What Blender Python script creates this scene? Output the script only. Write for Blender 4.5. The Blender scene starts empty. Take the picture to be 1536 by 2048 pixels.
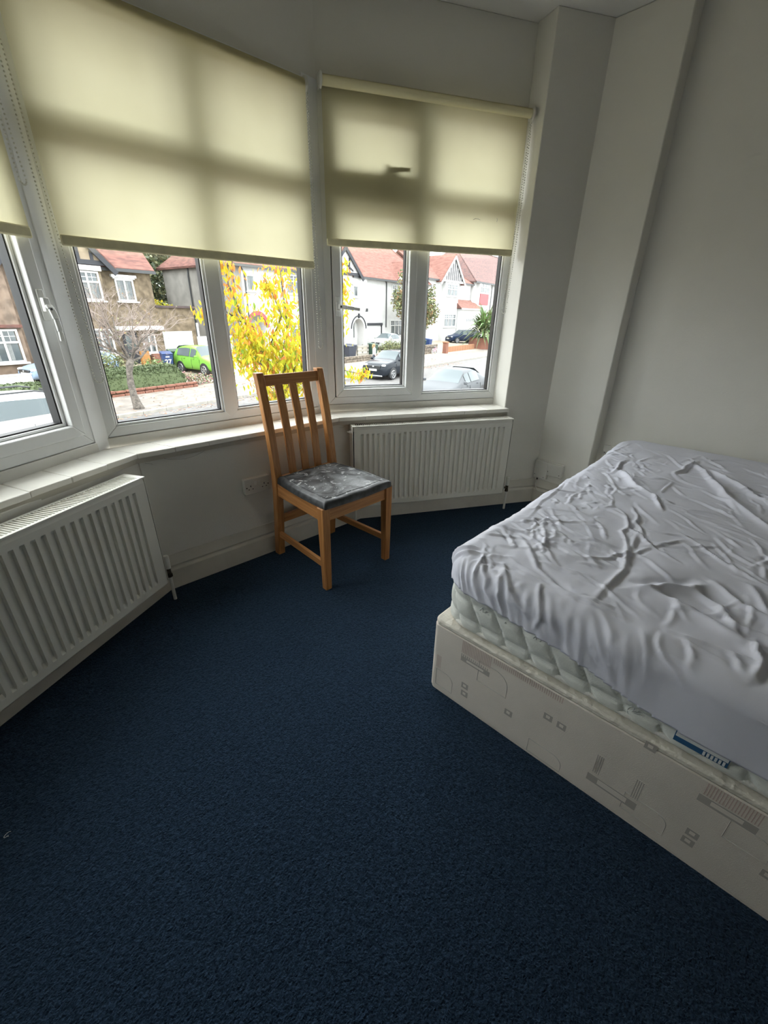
import bpy, bmesh, math, random
import numpy as np
from mathutils import Vector, Matrix
random.seed(7)
PI = math.pi
C = bpy.context.scene.collection
SC = bpy.context.scene

# ------------------------------------------------------------------ camera
FPX, PITCH, ROLL, YAW, EYE = 841.2, math.radians(25.17), math.radians(.917), math.radians(46.8), 1.25
_h = np.array([math.cos(YAW), math.sin(YAW), 0]); _r = np.array([math.sin(YAW), -math.cos(YAW), 0]); _u = np.array([0, 0, 1.])
_fw = _h*math.cos(PITCH)-_u*math.sin(PITCH); _up0 = _h*math.sin(PITCH)+_u*math.cos(PITCH)
_rt = _r*math.cos(ROLL)+_up0*math.sin(ROLL); _up = -_r*math.sin(ROLL)+_up0*math.cos(ROLL)
cam_d = bpy.data.cameras.new('camera'); cam = bpy.data.objects.new('camera', cam_d); C.objects.link(cam)
cam_d.sensor_fit = 'HORIZONTAL'; cam_d.sensor_width = 36; cam_d.lens = FPX/1536*36; cam_d.clip_start = .02; cam_d.clip_end = 400
cam.matrix_world = Matrix(((_rt[0], _up[0], -_fw[0], 0), (_rt[1], _up[1], -_fw[1], 0), (_rt[2], _up[2], -_fw[2], EYE), (0, 0, 0, 1)))
SC.camera = cam

# ------------------------------------------------------------------ overcast daylight
W = bpy.data.worlds.new('overcast_sky'); SC.world = W; W.use_nodes = True
wn, wl = W.node_tree.nodes, W.node_tree.links
SKY = 6.0
bg = wn['Background']; bg.inputs['Strength'].default_value = SKY
tc = wn.new('ShaderNodeTexCoord'); sp = wn.new('ShaderNodeSeparateXYZ'); cr = wn.new('ShaderNodeValToRGB')
wl.new(tc.outputs['Generated'], sp.inputs[0]); wl.new(sp.outputs['Z'], cr.inputs[0]); wl.new(cr.outputs[0], bg.inputs['Color'])
cr.color_ramp.elements[0].position = 0.0; cr.color_ramp.elements[0].color = (.60, .62, .64, 1)
cr.color_ramp.elements[1].position = 1.0; cr.color_ramp.elements[1].color = (1.0, 1.02, 1.05, 1)
SC.view_settings.view_transform = 'Standard'; SC.view_settings.look = 'None'
SC.view_settings.exposure = 0.70; SC.view_settings.gamma = 1.0; SC.view_settings.use_curve_mapping = False

# ------------------------------------------------------------------ helpers
def tag(o, label=None, cat=None, group=None, kind=None):
    if label: o['label'] = label
    if cat: o['category'] = cat
    if group: o['group'] = group
    if kind: o['kind'] = kind
    return o

def empty(name, loc=(0, 0, 0), rz=0, label=None, cat=None, group=None, kind=None, parent=None):
    o = bpy.data.objects.new(name, None); C.objects.link(o); o.location = loc; o.rotation_euler = (0, 0, rz)
    o.empty_display_size = .05; o.parent = parent
    return tag(o, label, cat, group, kind)

class MB:
    """collects vertices and faces of ONE mesh object"""
    def __init__(s): s.v = []; s.f = []; s.m = []; s.cur = 0
    def add(s, vs, fs):
        b = len(s.v); s.v += [tuple(p) for p in vs]; s.f += [tuple(i+b for i in f) for f in fs]; s.m += [s.cur]*len(fs); return s
    def box(s, x0, x1, y0, y1, z0, z1):
        return s.add([(x0, y0, z0), (x1, y0, z0), (x1, y1, z0), (x0, y1, z0), (x0, y0, z1), (x1, y0, z1), (x1, y1, z1), (x0, y1, z1)],
                     [(0, 3, 2, 1), (4, 5, 6, 7), (0, 1, 5, 4), (1, 2, 6, 5), (2, 3, 7, 6), (3, 0, 4, 7)])
    def prism(s, pts, a, b):
        """pts: list of 3D base points; extrude by vector a->b"""
        n = len(pts); a = np.array(a, float); b = np.array(b, float)
        vs = [tuple(np.array(p)+a) for p in pts]+[tuple(np.array(p)+b) for p in pts]
        return s.add(vs, [tuple(range(n-1, -1, -1)), tuple(range(n, 2*n))]+[(i, (i+1) % n, n+(i+1) % n, n+i) for i in range(n)])
    def plan(s, pts, z0, z1):
        return s.prism([(p[0], p[1], 0) for p in pts], (0, 0, z0), (0, 0, z1))
    def face_xz(s, pts, y0, y1):
        return s.prism([(p[0], 0, p[1]) for p in pts], (0, y1, 0), (0, y0, 0))
    def bar(s, p, q, w, d, side=None):
        """rectangular bar from p to q, w across 'side', d across the other"""
        p = np.array(p, float); q = np.array(q, float); t = q-p; t /= np.linalg.norm(t)
        sd = np.array(side if side is not None else ((1, 0, 0) if abs(t[0]) < .9 else (0, 1, 0)), float)
        sd = sd-t*(sd@t); sd /= np.linalg.norm(sd); o = np.cross(t, sd)
        pts = [sd*w/2+o*d/2, -sd*w/2+o*d/2, -sd*w/2-o*d/2, sd*w/2-o*d/2]
        return s.prism(pts, p, q)
    def tube(s, path, r, n=8, caps=True):
        path = [np.array(p, float) for p in path]; m = len(path); rr = r if hasattr(r, '__len__') else [r]*m
        b = len(s.v); ref = np.array([0, 0, 1.])
        for i, p in enumerate(path):
            t = path[min(i+1, m-1)]-path[max(i-1, 0)]; t = t/(np.linalg.norm(t)+1e-12)
            if abs(t@ref) > .95: ref = np.array([1., 0, 0]) if abs(t[0]) < .9 else np.array([0, 1., 0])
            a = ref-t*(ref@t); a /= np.linalg.norm(a); c = np.cross(t, a)
            for k in range(n):
                g = 2*PI*k/n; s.v.append(tuple(p+(a*math.cos(g)+c*math.sin(g))*rr[i]))
        for i in range(m-1):
            for k in range(n):
                s.f.append((b+i*n+k, b+i*n+(k+1) % n, b+(i+1)*n+(k+1) % n, b+(i+1)*n+k)); s.m.append(s.cur)
        if caps:
            s.f.append(tuple(b+k for k in range(n-1, -1, -1))); s.f.append(tuple(b+(m-1)*n+k for k in range(n))); s.m += [s.cur]*2
        return s
    def ball(s, c, r, n=6, m=4, sc=(1, 1, 1)):
        b = len(s.v)
        for i in range(m+1):
            a = PI*i/m
            for k in range(n):
                g = 2*PI*k/n; s.v.append((c[0]+r*sc[0]*math.sin(a)*math.cos(g), c[1]+r*sc[1]*math.sin(a)*math.sin(g), c[2]+r*sc[2]*math.cos(a)))
        for i in range(m):
            for k in range(n):
                s.f.append((b+i*n+k, b+(i+1)*n+k, b+(i+1)*n+(k+1) % n, b+i*n+(k+1) % n)); s.m.append(s.cur)
        return s
    def grid(s, pts):
        """pts: 2D list of points"""
        b = len(s.v); m, n = len(pts), len(pts[0])
        for r in pts: s.v += [tuple(p) for p in r]
        for i in range(m-1):
            for j in range(n-1):
                s.f.append((b+i*n+j, b+i*n+j+1, b+(i+1)*n+j+1, b+(i+1)*n+j)); s.m.append(s.cur)
        return s
    def build(s, name, mat, parent=None, smooth=False, bevel=0, seg=2, angle=30, fix=True):
        me = bpy.data.meshes.new(name); me.from_pydata(s.v, [], s.f); me.update()
        mats = mat if isinstance(mat, (list, tuple)) else [mat]
        for m in mats: me.materials.append(m)
        if len(mats) > 1: me.polygons.foreach_set('material_index', s.m)
        if fix:
            bm = bmesh.new(); bm.from_mesh(me); bmesh.ops.recalc_face_normals(bm, faces=bm.faces); bm.to_mesh(me); bm.free()
        if smooth:
            me.polygons.foreach_set('use_smooth', [True]*len(me.polygons))
        o = bpy.data.objects.new(name, me); C.objects.link(o); o.parent = parent
        if bevel:
            b = o.modifiers.new('bevel', 'BEVEL'); b.width = bevel; b.segments = seg; b.limit_method = 'ANGLE'; b.angle_limit = math.radians(angle); b.harden_normals = False
            me.polygons.foreach_set('use_smooth', [True]*len(me.polygons))
            try:
                me.set_sharp_from_angle(angle=math.radians(40))
            except Exception: pass
        return o

def share(src, name, parent, loc=None, rot=None, scale=None):
    o = src.copy(); o.name = name; C.objects.link(o); o.parent = parent
    if loc is not None: o.location = loc
    if rot is not None: o.rotation_euler = rot
    if scale is not None: o.scale = scale
    return o

# ------------------------------------------------------------------ materials
MATS = {}
def srgb(r, g, b):
    f = lambda c: (c/255/12.92 if c/255 <= .04045 else ((c/255+.055)/1.055)**2.4)
    return (f(r), f(g), f(b), 1)
def mat(name, col, rough=.6, noise=0, nscale=20, bump=0, bscale=200, metal=0, spec=.5, col2=None, detail=4, coat=0, sss=0):
    m = bpy.data.materials.new(name); m.use_nodes = True; nt = m.node_tree; N, L = nt.nodes, nt.links
    p = N['Principled BSDF']; p.inputs['Roughness'].default_value = rough; p.inputs['Metallic'].default_value = metal
    p.inputs['Specular IOR Level'].default_value = spec; p.inputs['Base Color'].default_value = col
    if coat: p.inputs['Coat Weight'].default_value = coat; p.inputs['Coat Roughness'].default_value = .05
    tcn = None
    if noise or col2:
        tcn = N.new('ShaderNodeTexCoord'); no = N.new('ShaderNodeTexNoise'); no.inputs['Scale'].default_value = nscale; no.inputs['Detail'].default_value = detail
        L.new(tcn.outputs['Object'], no.inputs['Vector'])
        ra = N.new('ShaderNodeValToRGB'); ra.color_ramp.elements[0].position = .36; ra.color_ramp.elements[1].position = .64
        c2 = col2 or tuple(min(1, c*(1-noise)) for c in col[:3])+(1,)
        ra.color_ramp.elements[0].color = c2; ra.color_ramp.elements[1].color = col
        L.new(no.outputs['Fac'], ra.inputs[0]); L.new(ra.outputs[0], p.inputs['Base Color'])
    if bump:
        tcn = tcn or N.new('ShaderNodeTexCoord'); nb = N.new('ShaderNodeTexNoise'); nb.inputs['Scale'].default_value = bscale; nb.inputs['Detail'].default_value = 3
        L.new(tcn.outputs['Object'], nb.inputs['Vector']); bu = N.new('ShaderNodeBump'); bu.inputs['Strength'].default_value = bump; bu.inputs['Distance'].default_value = 1.0/bscale
        L.new(nb.outputs['Fac'], bu.inputs['Height']); L.new(bu.outputs[0], p.inputs['Normal'])
    MATS[name] = m
    return m

M = MATS
mat('wall_paint', (.795, .78, .72, 1), .75, noise=.035, nscale=3, bump=.12, bscale=160, spec=.3)
mat('ceiling_paint', (.80, .79, .76, 1), .85, noise=.03, nscale=2, bump=.1, bscale=120, spec=.2)
mat('skirting_paint', (.72, .69, .61, 1), .45, noise=.08, nscale=9)
mat('upvc', (.83, .84, .83, 1), .28, noise=.04, nscale=6, spec=.5)
mat('upvc_trim', (.76, .75, .70, 1), .4, noise=.06, nscale=8)
mat('gasket', (.012, .013, .014, 1), .5)
mat('chrome_dark', (.03, .03, .03, 1), .4)
mat('handle_white', (.82, .83, .80, 1), .25)
mat('radiator_enamel', (.76, .75, .68, 1), .35, noise=.03, nscale=5)
mat('radiator_dark', (.10, .09, .08, 1), .7)
mat('brass_dark', (.08, .065, .045, 1), .4, metal=.7)
mat('plastic_white', (.74, .73, .68, 1), .35)
mat('black_hole', (.006, .006, .006, 1), .7)
mat('screw_metal', (.25, .25, .24, 1), .4, metal=.8)
mat('sill_tile', (.84, .82, .75, 1), .22, noise=.05, nscale=12)
mat('grout', (.52, .49, .42, 1), .8)
mat('crack', (.16, .145, .12, 1), .9)
mat('bar_fabric', (.80, .74, .48, 1), .7, noise=.1, nscale=30)
mat('roller_cloth', (.83, .77, .50, 1), .8)
mat('bead_chain', (.66, .65, .58, 1), .35)
mat('cord_white', (.78, .77, .72, 1), .5)

def wood_mat(name, axis, c1, c2):
    m = bpy.data.materials.new(name); m.use_nodes = True; N, L = m.node_tree.nodes, m.node_tree.links; p = N['Principled BSDF']
    tcn = N.new('ShaderNodeTexCoord'); mp = N.new('ShaderNodeMapping'); sc = [28, 28, 28]; sc[axis] = 1.6; mp.inputs['Scale'].default_value = sc
    L.new(tcn.outputs['Object'], mp.inputs['Vector'])
    no = N.new('ShaderNodeTexNoise'); no.inputs['Scale'].default_value = 1.6; no.inputs['Detail'].default_value = 7; no.inputs['Distortion'].default_value = 1.2
    L.new(mp.outputs[0], no.inputs['Vector'])
    ra = N.new('ShaderNodeValToRGB'); ra.color_ramp.elements[0].position = .33; ra.color_ramp.elements[1].position = .66
    ra.color_ramp.elements[0].color = c2; ra.color_ramp.elements[1].color = c1
    L.new(no.outputs['Fac'], ra.inputs[0]); L.new(ra.outputs[0], p.inputs['Base Color'])
    bu = N.new('ShaderNodeBump'); bu.inputs['Strength'].default_value = .15; bu.inputs['Distance'].default_value = .002
    L.new(no.outputs['Fac'], bu.inputs['Height']); L.new(bu.outputs[0], p.inputs['Normal'])
    p.inputs['Roughness'].default_value = .38; M[name] = m
OAK1, OAK2 = (.56, .27, .095, 1), (.36, .145, .042, 1)
for ax, nm in ((0, 'oak_x'), (1, 'oak_y'), (2, 'oak_z')): wood_mat(nm, ax, OAK1, OAK2)

def blind_mat():
    m = bpy.data.materials.new('blind_fabric'); m.use_nodes = True; N, L = m.node_tree.nodes, m.node_tree.links
    out = N['Material Output']; N.remove(N['Principled BSDF'])
    d = N.new('ShaderNodeBsdfDiffuse'); t = N.new('ShaderNodeBsdfTranslucent'); mx = N.new('ShaderNodeMixShader'); mx.inputs[0].default_value = .60
    d.inputs['Color'].default_value = (.83, .77, .50, 1)
    tcn = N.new('ShaderNodeTexCoord'); no = N.new('ShaderNodeTexNoise'); no.inputs['Scale'].default_value = 5; no.inputs['Detail'].default_value = 5
    L.new(tcn.outputs['Object'], no.inputs['Vector']); ra = N.new('ShaderNodeValToRGB')
    ra.color_ramp.elements[0].position = .3; ra.color_ramp.elements[1].position = .7
    ra.color_ramp.elements[0].color = (.52, .485, .325, 1); ra.color_ramp.elements[1].color = (.57, .535, .37, 1)
    L.new(no.outputs['Fac'], ra.inputs[0]); L.new(ra.outputs[0], t.inputs['Color'])
    L.new(d.outputs[0], mx.inputs[1]); L.new(t.outputs[0], mx.inputs[2]); L.new(mx.outputs[0], out.inputs[0]); M['blind_fabric'] = m
blind_mat()

def glass_mat(name, tint, refl=1.0):
    m = bpy.data.materials.new(name); m.use_nodes = True; N, L = m.node_tree.nodes, m.node_tree.links
    out = N['Material Output']; N.remove(N['Principled BSDF'])
    t = N.new('ShaderNodeBsdfTransparent'); t.inputs[0].default_value = tint; g = N.new('ShaderNodeBsdfGlossy'); g.inputs['Roughness'].default_value = .02
    lw = N.new('ShaderNodeLayerWeight'); pw = N.new('ShaderNodeMath'); pw.operation = 'POWER'; pw.inputs[1].default_value = 5; ma = N.new('ShaderNodeMath'); ma.operation = 'MULTIPLY_ADD'; ma.inputs[1].default_value = .85; ma.inputs[2].default_value = .035
    mx = N.new('ShaderNodeMixShader'); L.new(lw.outputs['Facing'], pw.inputs[0]); L.new(pw.outputs[0], ma.inputs[0])
    L.new(ma.outputs[0], mx.inputs[0]); L.new(t.outputs[0], mx.inputs[1]); L.new(g.outputs[0], mx.inputs[2]); L.new(mx.outputs[0], out.inputs[0]); M[name] = m
glass_mat('window_glass', (.97, .985, .975, 1))

def carpet_mat():
    m = mat('carpet', (.018, .038, .072, 1), .95, spec=.08); N, L = m.node_tree.nodes, m.node_tree.links; p = N['Principled BSDF']
    tcn = N.new('ShaderNodeTexCoord')
    def noise(scale, det, dist=0):
        n = N.new('ShaderNodeTexNoise'); n.inputs['Scale'].default_value = scale; n.inputs['Detail'].default_value = det; n.inputs['Distortion'].default_value = dist
        L.new(tcn.outputs['Object'], n.inputs['Vector']); return n
    a = noise(230, 3, .4); b = noise(95, 3, .6); c = noise(2.2, 3)
    ad = N.new('ShaderNodeMath'); ad.operation = 'ADD'; L.new(a.outputs['Fac'], ad.inputs[0]); L.new(b.outputs['Fac'], ad.inputs[1])
    ha = N.new('ShaderNodeMath'); ha.operation = 'MULTIPLY'; ha.inputs[1].default_value = .5; L.new(ad.outputs[0], ha.inputs[0])
    ra = N.new('ShaderNodeValToRGB'); ra.color_ramp.elements[0].position = .38; ra.color_ramp.elements[1].position = .64
    ra.color_ramp.elements[0].color = (.0085, .0200, .0385, 1); ra.color_ramp.elements[1].color = (.0270, .0530, .0940, 1)
    yarn = noise(128, 3, 1.0); L.new(yarn.outputs['Fac'], ra.inputs[0])
    mx = N.new('ShaderNodeMix'); mx.data_type = 'RGBA'; mx.blend_type = 'MULTIPLY'; mx.inputs[0].default_value = 1.0
    rb = N.new('ShaderNodeValToRGB'); rb.color_ramp.elements[0].position = .3; rb.color_ramp.elements[1].position = .7
    rb.color_ramp.elements[0].color = (.92, .93, .94, 1); rb.color_ramp.elements[1].color = (1.0, 1.0, 1.0, 1)
    L.new(c.outputs['Fac'], rb.inputs[0]); L.new(ra.outputs[0], mx.inputs[6]); L.new(rb.outputs[0], mx.inputs[7]); L.new(mx.outputs[2], p.inputs['Base Color'])
    bu = N.new('ShaderNodeBump'); bu.inputs['Strength'].default_value = 1.0; bu.inputs['Distance'].default_value = .020
    L.new(ha.outputs[0], bu.inputs['Height']); L.new(bu.outputs[0], p.inputs['Normal'])
    p.inputs['Sheen Weight'].default_value = .25; p.inputs['Sheen Roughness'].default_value = .4; p.inputs['Sheen Tint'].default_value = (.3, .45, .65, 1)
carpet_mat()
exec_order = 'room'
# ================================================================== THE ROOM
CEIL = 2.59
def unit(deg): t = math.radians(deg); return np.array([math.cos(t), math.sin(t)])
AL, AR = 31.5, -27.8                      # directions of the two canted sides of the bay
PL, PR = np.array([.412, 1.97]), np.array([1.631, 1.97])   # corners of the bay at the foot of the skirting
dL, dR = unit(AL), unit(AR); nL, nR = np.array([-dL[1], dL[0]]), np.array([-dR[1], dR[0]])
XR = 2.79                                  # side return of the bay
def bayline(off):
    """plan of the bay wall, offset outwards; from left to right"""
    def isect(p, d, q, e):
        A = np.array([[d[0], -e[0]], [d[1], -e[1]]]); t = np.linalg.solve(A, q-p); return p+d*t[0]
    cL, cC, cR = PL+nL*off, PL+np.array([0, off]), PR+nR*off
    xr, xl = XR+off, -.90-off
    return [np.array([xl, cL[1]+(xl-cL[0])*dL[1]/dL[0]]), isect(cL, dL, cC, np.array([1., 0])), isect(cC, np.array([1., 0]), cR, dR), np.array([xr, cR[1]+(xr-cR[0])*dR[1]/dR[0]])]
B0, B18, B36 = bayline(0), bayline(.016), bayline(.36)
YF = 1.015                                 # room face of the front wall beside the bay
XW, XL, YB = 2.905, -1.02, -2.6            # right, left and back walls

# floor (carpet) with a soft, slightly uneven pile surface
mb = MB(); mb.plan([(XL-.1, YB-.1), (XW+.1, YB-.1), (XW+.1, 1.3), B36[3], B36[2], B36[1], B36[0], (XL-.1, 1.3)], -.12, 0)
tag(mb.build('floor', M['carpet']), 'navy blue cut pile carpet covering the whole bedroom floor', 'floor', kind='structure')
mb = MB(); mb.plan([(XL-.3, YB-.3), (XW+.3, YB-.3), (XW+.3, 1.3), B36[3]+np.array([.1, .1]), B36[2]+np.array([0, .1]), B36[1]+np.array([0, .1]), B36[0]+np.array([-.1, .1]), (XL-.3, 1.3)], CEIL, CEIL+.14)
tag(mb.build('ceiling', M['ceiling_paint']), 'plain off white painted ceiling above the bay', 'ceiling', kind='structure')

# window planes: (left end, direction) on plan
WINR0, WINR1 = np.array([1.543, 2.154]), np.array([2.568, 1.649])
WINC0, WINC1 = np.array([.345, 2.146]), np.array([1.457, 2.146])
WINL1 = np.array([.288, 2.098]); WINL0 = WINL1-unit(32)*1.14
Z0, ZH = .742, 2.225                       # bottom and top of the window frames
# bay wall: dado under the sill, head above the windows, piers beside them
mb = MB()
rev = np.array([2.517, 1.523]); revL_ = PL+nL*.016-dL*1.16
for a, b, c, d in ((revL_, B18[1], B36[1], revL_+nL*.34), (B18[1], B18[2], B36[2], B36[1]), (B18[2], rev, rev+nR*.34, B36[2])):
    mb.plan([a, b, c, d], 0, .665)
rev = np.array([2.517, 1.523]); revb = WINR1-dR*.005
mb.plan([rev, B18[3], (3.1, 1.30), (3.1, 1.44), revb+nR*.056+dR*.03, revb], 0, CEIL)
revL = WINL0-np.array([.0, .0]); mb.plan([(B18[0][0], B18[0][1]), PL+nL*.016-dL*1.16, WINL0, WINL0+nL*.2, (-1.4, 1.9), (-1.4, 1.2)], 0, CEIL)
t = .012
path = [WINL0-dL*.05, WINL1, WINC0, WINC1, WINR0, WINR1+dR*.06]; nn_ = []
for k in range(len(path)):
    d = path[min(k+1, 5)]-path[max(k-1, 0)]; d = d/np.linalg.norm(d); nn_.append(np.array([-d[1], d[0]]))
mb.plan([p+n*t for p, n in zip(path, nn_)]+[p+n*.26 for p, n in reversed(list(zip(path, nn_)))], ZH-.005, CEIL)
tag(mb.build('wall_bay', M['wall_paint'], bevel=.004), 'off white painted wall of the canted window bay', 'wall', kind='structure')
mb = MB(); mb.plan([(XR+.012, YF), (XW+.15, YF), (XW+.15, 1.5), (XR+.012, 1.5)], 0, CEIL)
tag(mb.build('wall_front', M['wall_paint'], bevel=.006), 'narrow off white wall pier at the right end of the bay', 'wall', kind='structure')
mb = MB(); mb.plan([(XL-.1, YF), (-.91, YF), (-.91, 1.5), (XL-.1, 1.5)], 0, CEIL)
tag(mb.build('wall_front_left', M['wall_paint'], bevel=.006), 'off white wall pier at the left end of the bay', 'wall', kind='structure')
for nm, p, lab in (('wall_right', (XW, XW+.12, YB-.1, 1.2), 'off white painted wall behind the head of the bed'), ('wall_left', (XL-.12, XL, YB-.1, 1.2), 'off white painted wall opposite the bed head'), ('wall_back', (XL-.1, XW+.1, YB-.12, YB), 'off white painted wall facing the bay window')):
    mb = MB(); mb.box(p[0], p[1], p[2], p[3], 0, CEIL); tag(mb.build(nm, M['wall_paint']), lab, 'wall', kind='structure')
# hairline cracks in the plaster under the sill (children of the bay wall)
wb = bpy.data.objects['wall_bay']
for pts in ([(.47, .652), (.50, .655), (.545, .640), (.60, .632), (.65, .638), (.70, .655), (.76, .665)], [(.43, .648), (.455, .640), (.46, .634)], [(1.49, .640), (1.515, .634), (1.535, .640)]):
    mb = MB(); mb.tube([(x, 1.9865, z) for x, z in pts], .0009, 4); mb.build('plaster_crack', M['crack'], wb)

# skirting boards
def skirting(name, a, b, label, ext0=0, ext1=0):
    a, b = np.array(a), np.array(b); d = (b-a)/np.linalg.norm(b-a); n = np.array([-d[1], d[0]])   # n points to the wall
    a = a-d*ext0; b = b+d*ext1
    prof = [(-.004, 0), (-.004, .100), (.001, .106), (.006, .112), (.006, .118), (.0025, .124), (.008, .150), (.011, .166), (.011, .178), (.017, .178), (.017, 0)]
    mb = MB(); mb.prism([(a[0]+n[0]*y, a[1]+n[1]*y, z) for y, z in prof], (0, 0, 0), (b[0]-a[0], b[1]-a[1], 0))
    tag(mb.build(name, M['skirting_paint'], bevel=.0015), label, 'skirting board', kind='structure')
skirting('baseboard_bay_left', B0[0], B0[1], 'cream skirting board behind the radiator of the left bay side')
skirting('baseboard_bay_centre', B0[1], B0[2], 'cream skirting board behind the chair')
skirting('baseboard_bay_right', B0[2], B0[3], 'cream skirting board behind the radiator of the right bay side')
skirting('baseboard_return', (XR-.005, B0[3][1]), (XR-.005, YF-.005), 'cream skirting board under the cable boxes')
skirting('baseboard_front', (XR, YF-.017), (XW, YF-.017), 'short cream skirting board on the pier behind the bed')
skirting('baseboard_right', (XW-.017, YF), (XW-.017, YB), 'cream skirting board behind the bed head')

# ------------------------------------------------------------------ windows
def mitre(x0, x1, z0, z1, w, y0, y1, root, rn, sn, m, bev=.003):
    """four mitred members of a rectangular frame, each a part of its own"""
    I = (x0+w, x1-w, z0+w, z1-w)
    for nm, pts in ((rn, [(x0, z0), (x1, z0), (I[1], I[2]), (I[0], I[2])]), (rn, [(I[0], I[3]), (I[1], I[3]), (x1, z1), (x0, z1)]),
                    (sn, [(x0, z0), (I[0], I[2]), (I[0], I[3]), (x0, z1)]), (sn, [(I[1], I[2]), (x1, z0), (x1, z1), (I[1], I[3])])):
        mb = MB(); mb.face_xz(pts, y0, y1); mb.build(nm, m, root, bevel=bev)
    return I
def ring(mb, x0, x1, z0, z1, w, y0, y1):
    mb.box(x0, x1, y0, y1, z0, z0+w); mb.box(x0, x1, y0, y1, z1-w, z1); mb.box(x0, x0+w, y0, y1, z0+w, z1-w); mb.box(x1-w, x1, y0, y1, z0+w, z1-w)
def handle(root, x, z, ang, k=1.0):
    """espagnolette handle: back plate, boss, lever, key button; lever points along ang in the pane plane"""
    h = empty('handle', (x, -.022, z), 0, parent=root); h.scale = (1, k, 1); c, s = math.cos(ang), math.sin(ang)
    mb = MB(); mb.box(*((-.012, .012, -.008, 0, -.05, .05) if k == 1 else (-.03, .06, -.008, 0, -.018, .006))); mb.box(-.011, .011, -.026, -.008, -.022, .024); mb.build('back_plate', M['handle_white'], h, bevel=.003)
    mb = MB(); P = [(0, -.026, 0), (.012*c, -.036, .012*s), (.045*c, -.046, .045*s), (.085*c, -.048, .085*s), (.118*c, -.046, .118*s)]
    for i in range(4): mb.bar(P[i], P[i+1], [.024, .022, .019, .016][i], .010, side=(-s, 0, c))
    mb.build('lever', M['handle_white'], h, bevel=.003)
    mb = MB(); mb.tube([(.012*c+.006*s, -.034, .012*s), (.012*c+.006*s, -.0445, .012*s)], .0045, 8); mb.build('key_button', M['gasket'], h)
def make_window(name, p0, p1, label, mull, sash):
    d = (p1-p0); Wd = np.linalg.norm(d); ang = math.atan2(d[1], d[0]); H = ZH-Z0; T = 1.836-Z0
    root = empty(name, (p0[0], p0[1], Z0), ang, label, 'window', kind='structure')
    U = M['upvc']; fw = .042; D0, D1 = 0, .058
    # outer frame, mullion and transom
    mitre(0, Wd, 0, H, fw, D0, D1, root, 'frame_rail', 'frame_stile', U)
    mw = .034; mb = MB()
    mb.face_xz([(mull-mw, fw), (mull, fw-.036), (mull+mw, fw), (mull+mw, H-fw), (mull, H-fw+.036), (mull-mw, H-fw)], D0-.0006, D1-.002); mb.build('mullion', U, root, bevel=.003)
    for x0, x1 in ((fw, mull-mw), (mull+mw, Wd-fw)):
        mb = MB(); mb.box(x0, x1, D0+.0005, D1-.003, T-.03, T+.03); mb.build('transom', U, root, bevel=.003)
    mb = MB(); mb.box(-.005, Wd+.005, -.006, .06, -.046, -.0015); mb.build('lower_trim', M['upvc_trim'], root, bevel=.002)
    for ci, (x0, x1) in enumerate(((fw, mull-mw), (mull+mw, Wd-fw))):
        for ri, (z0, z1) in enumerate(((fw, T-.03), (T+.03, H-fw))):
            if (ci, ri) in sash:
                g = .004; mb = MB(); ring(mb, x0, x1, z0, z1, .012, .012, .06); mb.build('sash_seal', M['gasket'], root)
                I = mitre(x0+g, x1-g, z0+g, z1-g, .045, -.022, .05, root, 'sash_rail', 'sash_stile', U, .004)
            else: I = (x0, x1, z0, z1)
            mb = MB(); b = .011
            for pts in ([(I[0], I[2]), (I[1], I[2]), (I[1]-b, I[2]+b), (I[0]+b, I[2]+b)], [(I[0]+b, I[3]-b), (I[1]-b, I[3]-b), (I[1], I[3]), (I[0], I[3])], [(I[0], I[2]), (I[0]+b, I[2]+b), (I[0]+b, I[3]-b), (I[0], I[3])], [(I[1]-b, I[2]+b), (I[1], I[2]), (I[1], I[3]), (I[1]-b, I[3]-b)]):
                mb.face_xz(pts, .006, .03)
            mb.build('glazing_bead', U, root, bevel=.004)
            mb = MB(); ring(mb, I[0]+b-.001, I[1]-b+.001, I[2]+b-.001, I[3]-b+.001, .006, .016, .053); mb.build('gasket', M['gasket'], root)
            mb = MB(); mb.box(I[0]+b-.001, I[1]-b+.001, .043, .049, I[2]+b-.001, I[3]-b+.001); mb.build('pane', M['window_glass'], root)
    return root, Wd
wl_, LW = make_window('window_1', WINL0, WINL1, 'white plastic casement window of the left bay side, sash handle hanging down', .57, {(1, 0), (0, 1)})
wc_, CW = make_window('window_2', WINC0, WINC1, 'white plastic two light window behind the chair', .573, set())
wr_, RW = make_window('window_3', WINR0, WINR1, 'white plastic casement window above the radiator, beside the wall pier', .572, {(0, 0), (0, 1)})
handle(wl_, LW-.042-.028, 1.262-Z0, -PI/2)
handle(wr_, .042+.026, 1.286-Z0, -.12)
handle(wr_, .345, 1.921-Z0, .06, .45)
# bay posts that couple the frames
for a, b in ((WINL1, WINC0), (WINC1, WINR0)):
    d = (b-a)/np.linalg.norm(b-a); n = np.array([-d[1], d[0]]); mb = MB()
    mb.plan([a-n*.003-d*.002, b-n*.003+d*.002, b+n*.075, a+n*.075], Z0-.045, ZH+.01)
    tag(mb.build('trim_1' if a is WINL1 else 'trim_2', M['upvc'], bevel=.003), 'white plastic corner post joining the left and middle windows' if a is WINL1 else 'white plastic corner post joining the middle and right windows', 'window post', kind='structure')

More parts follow.
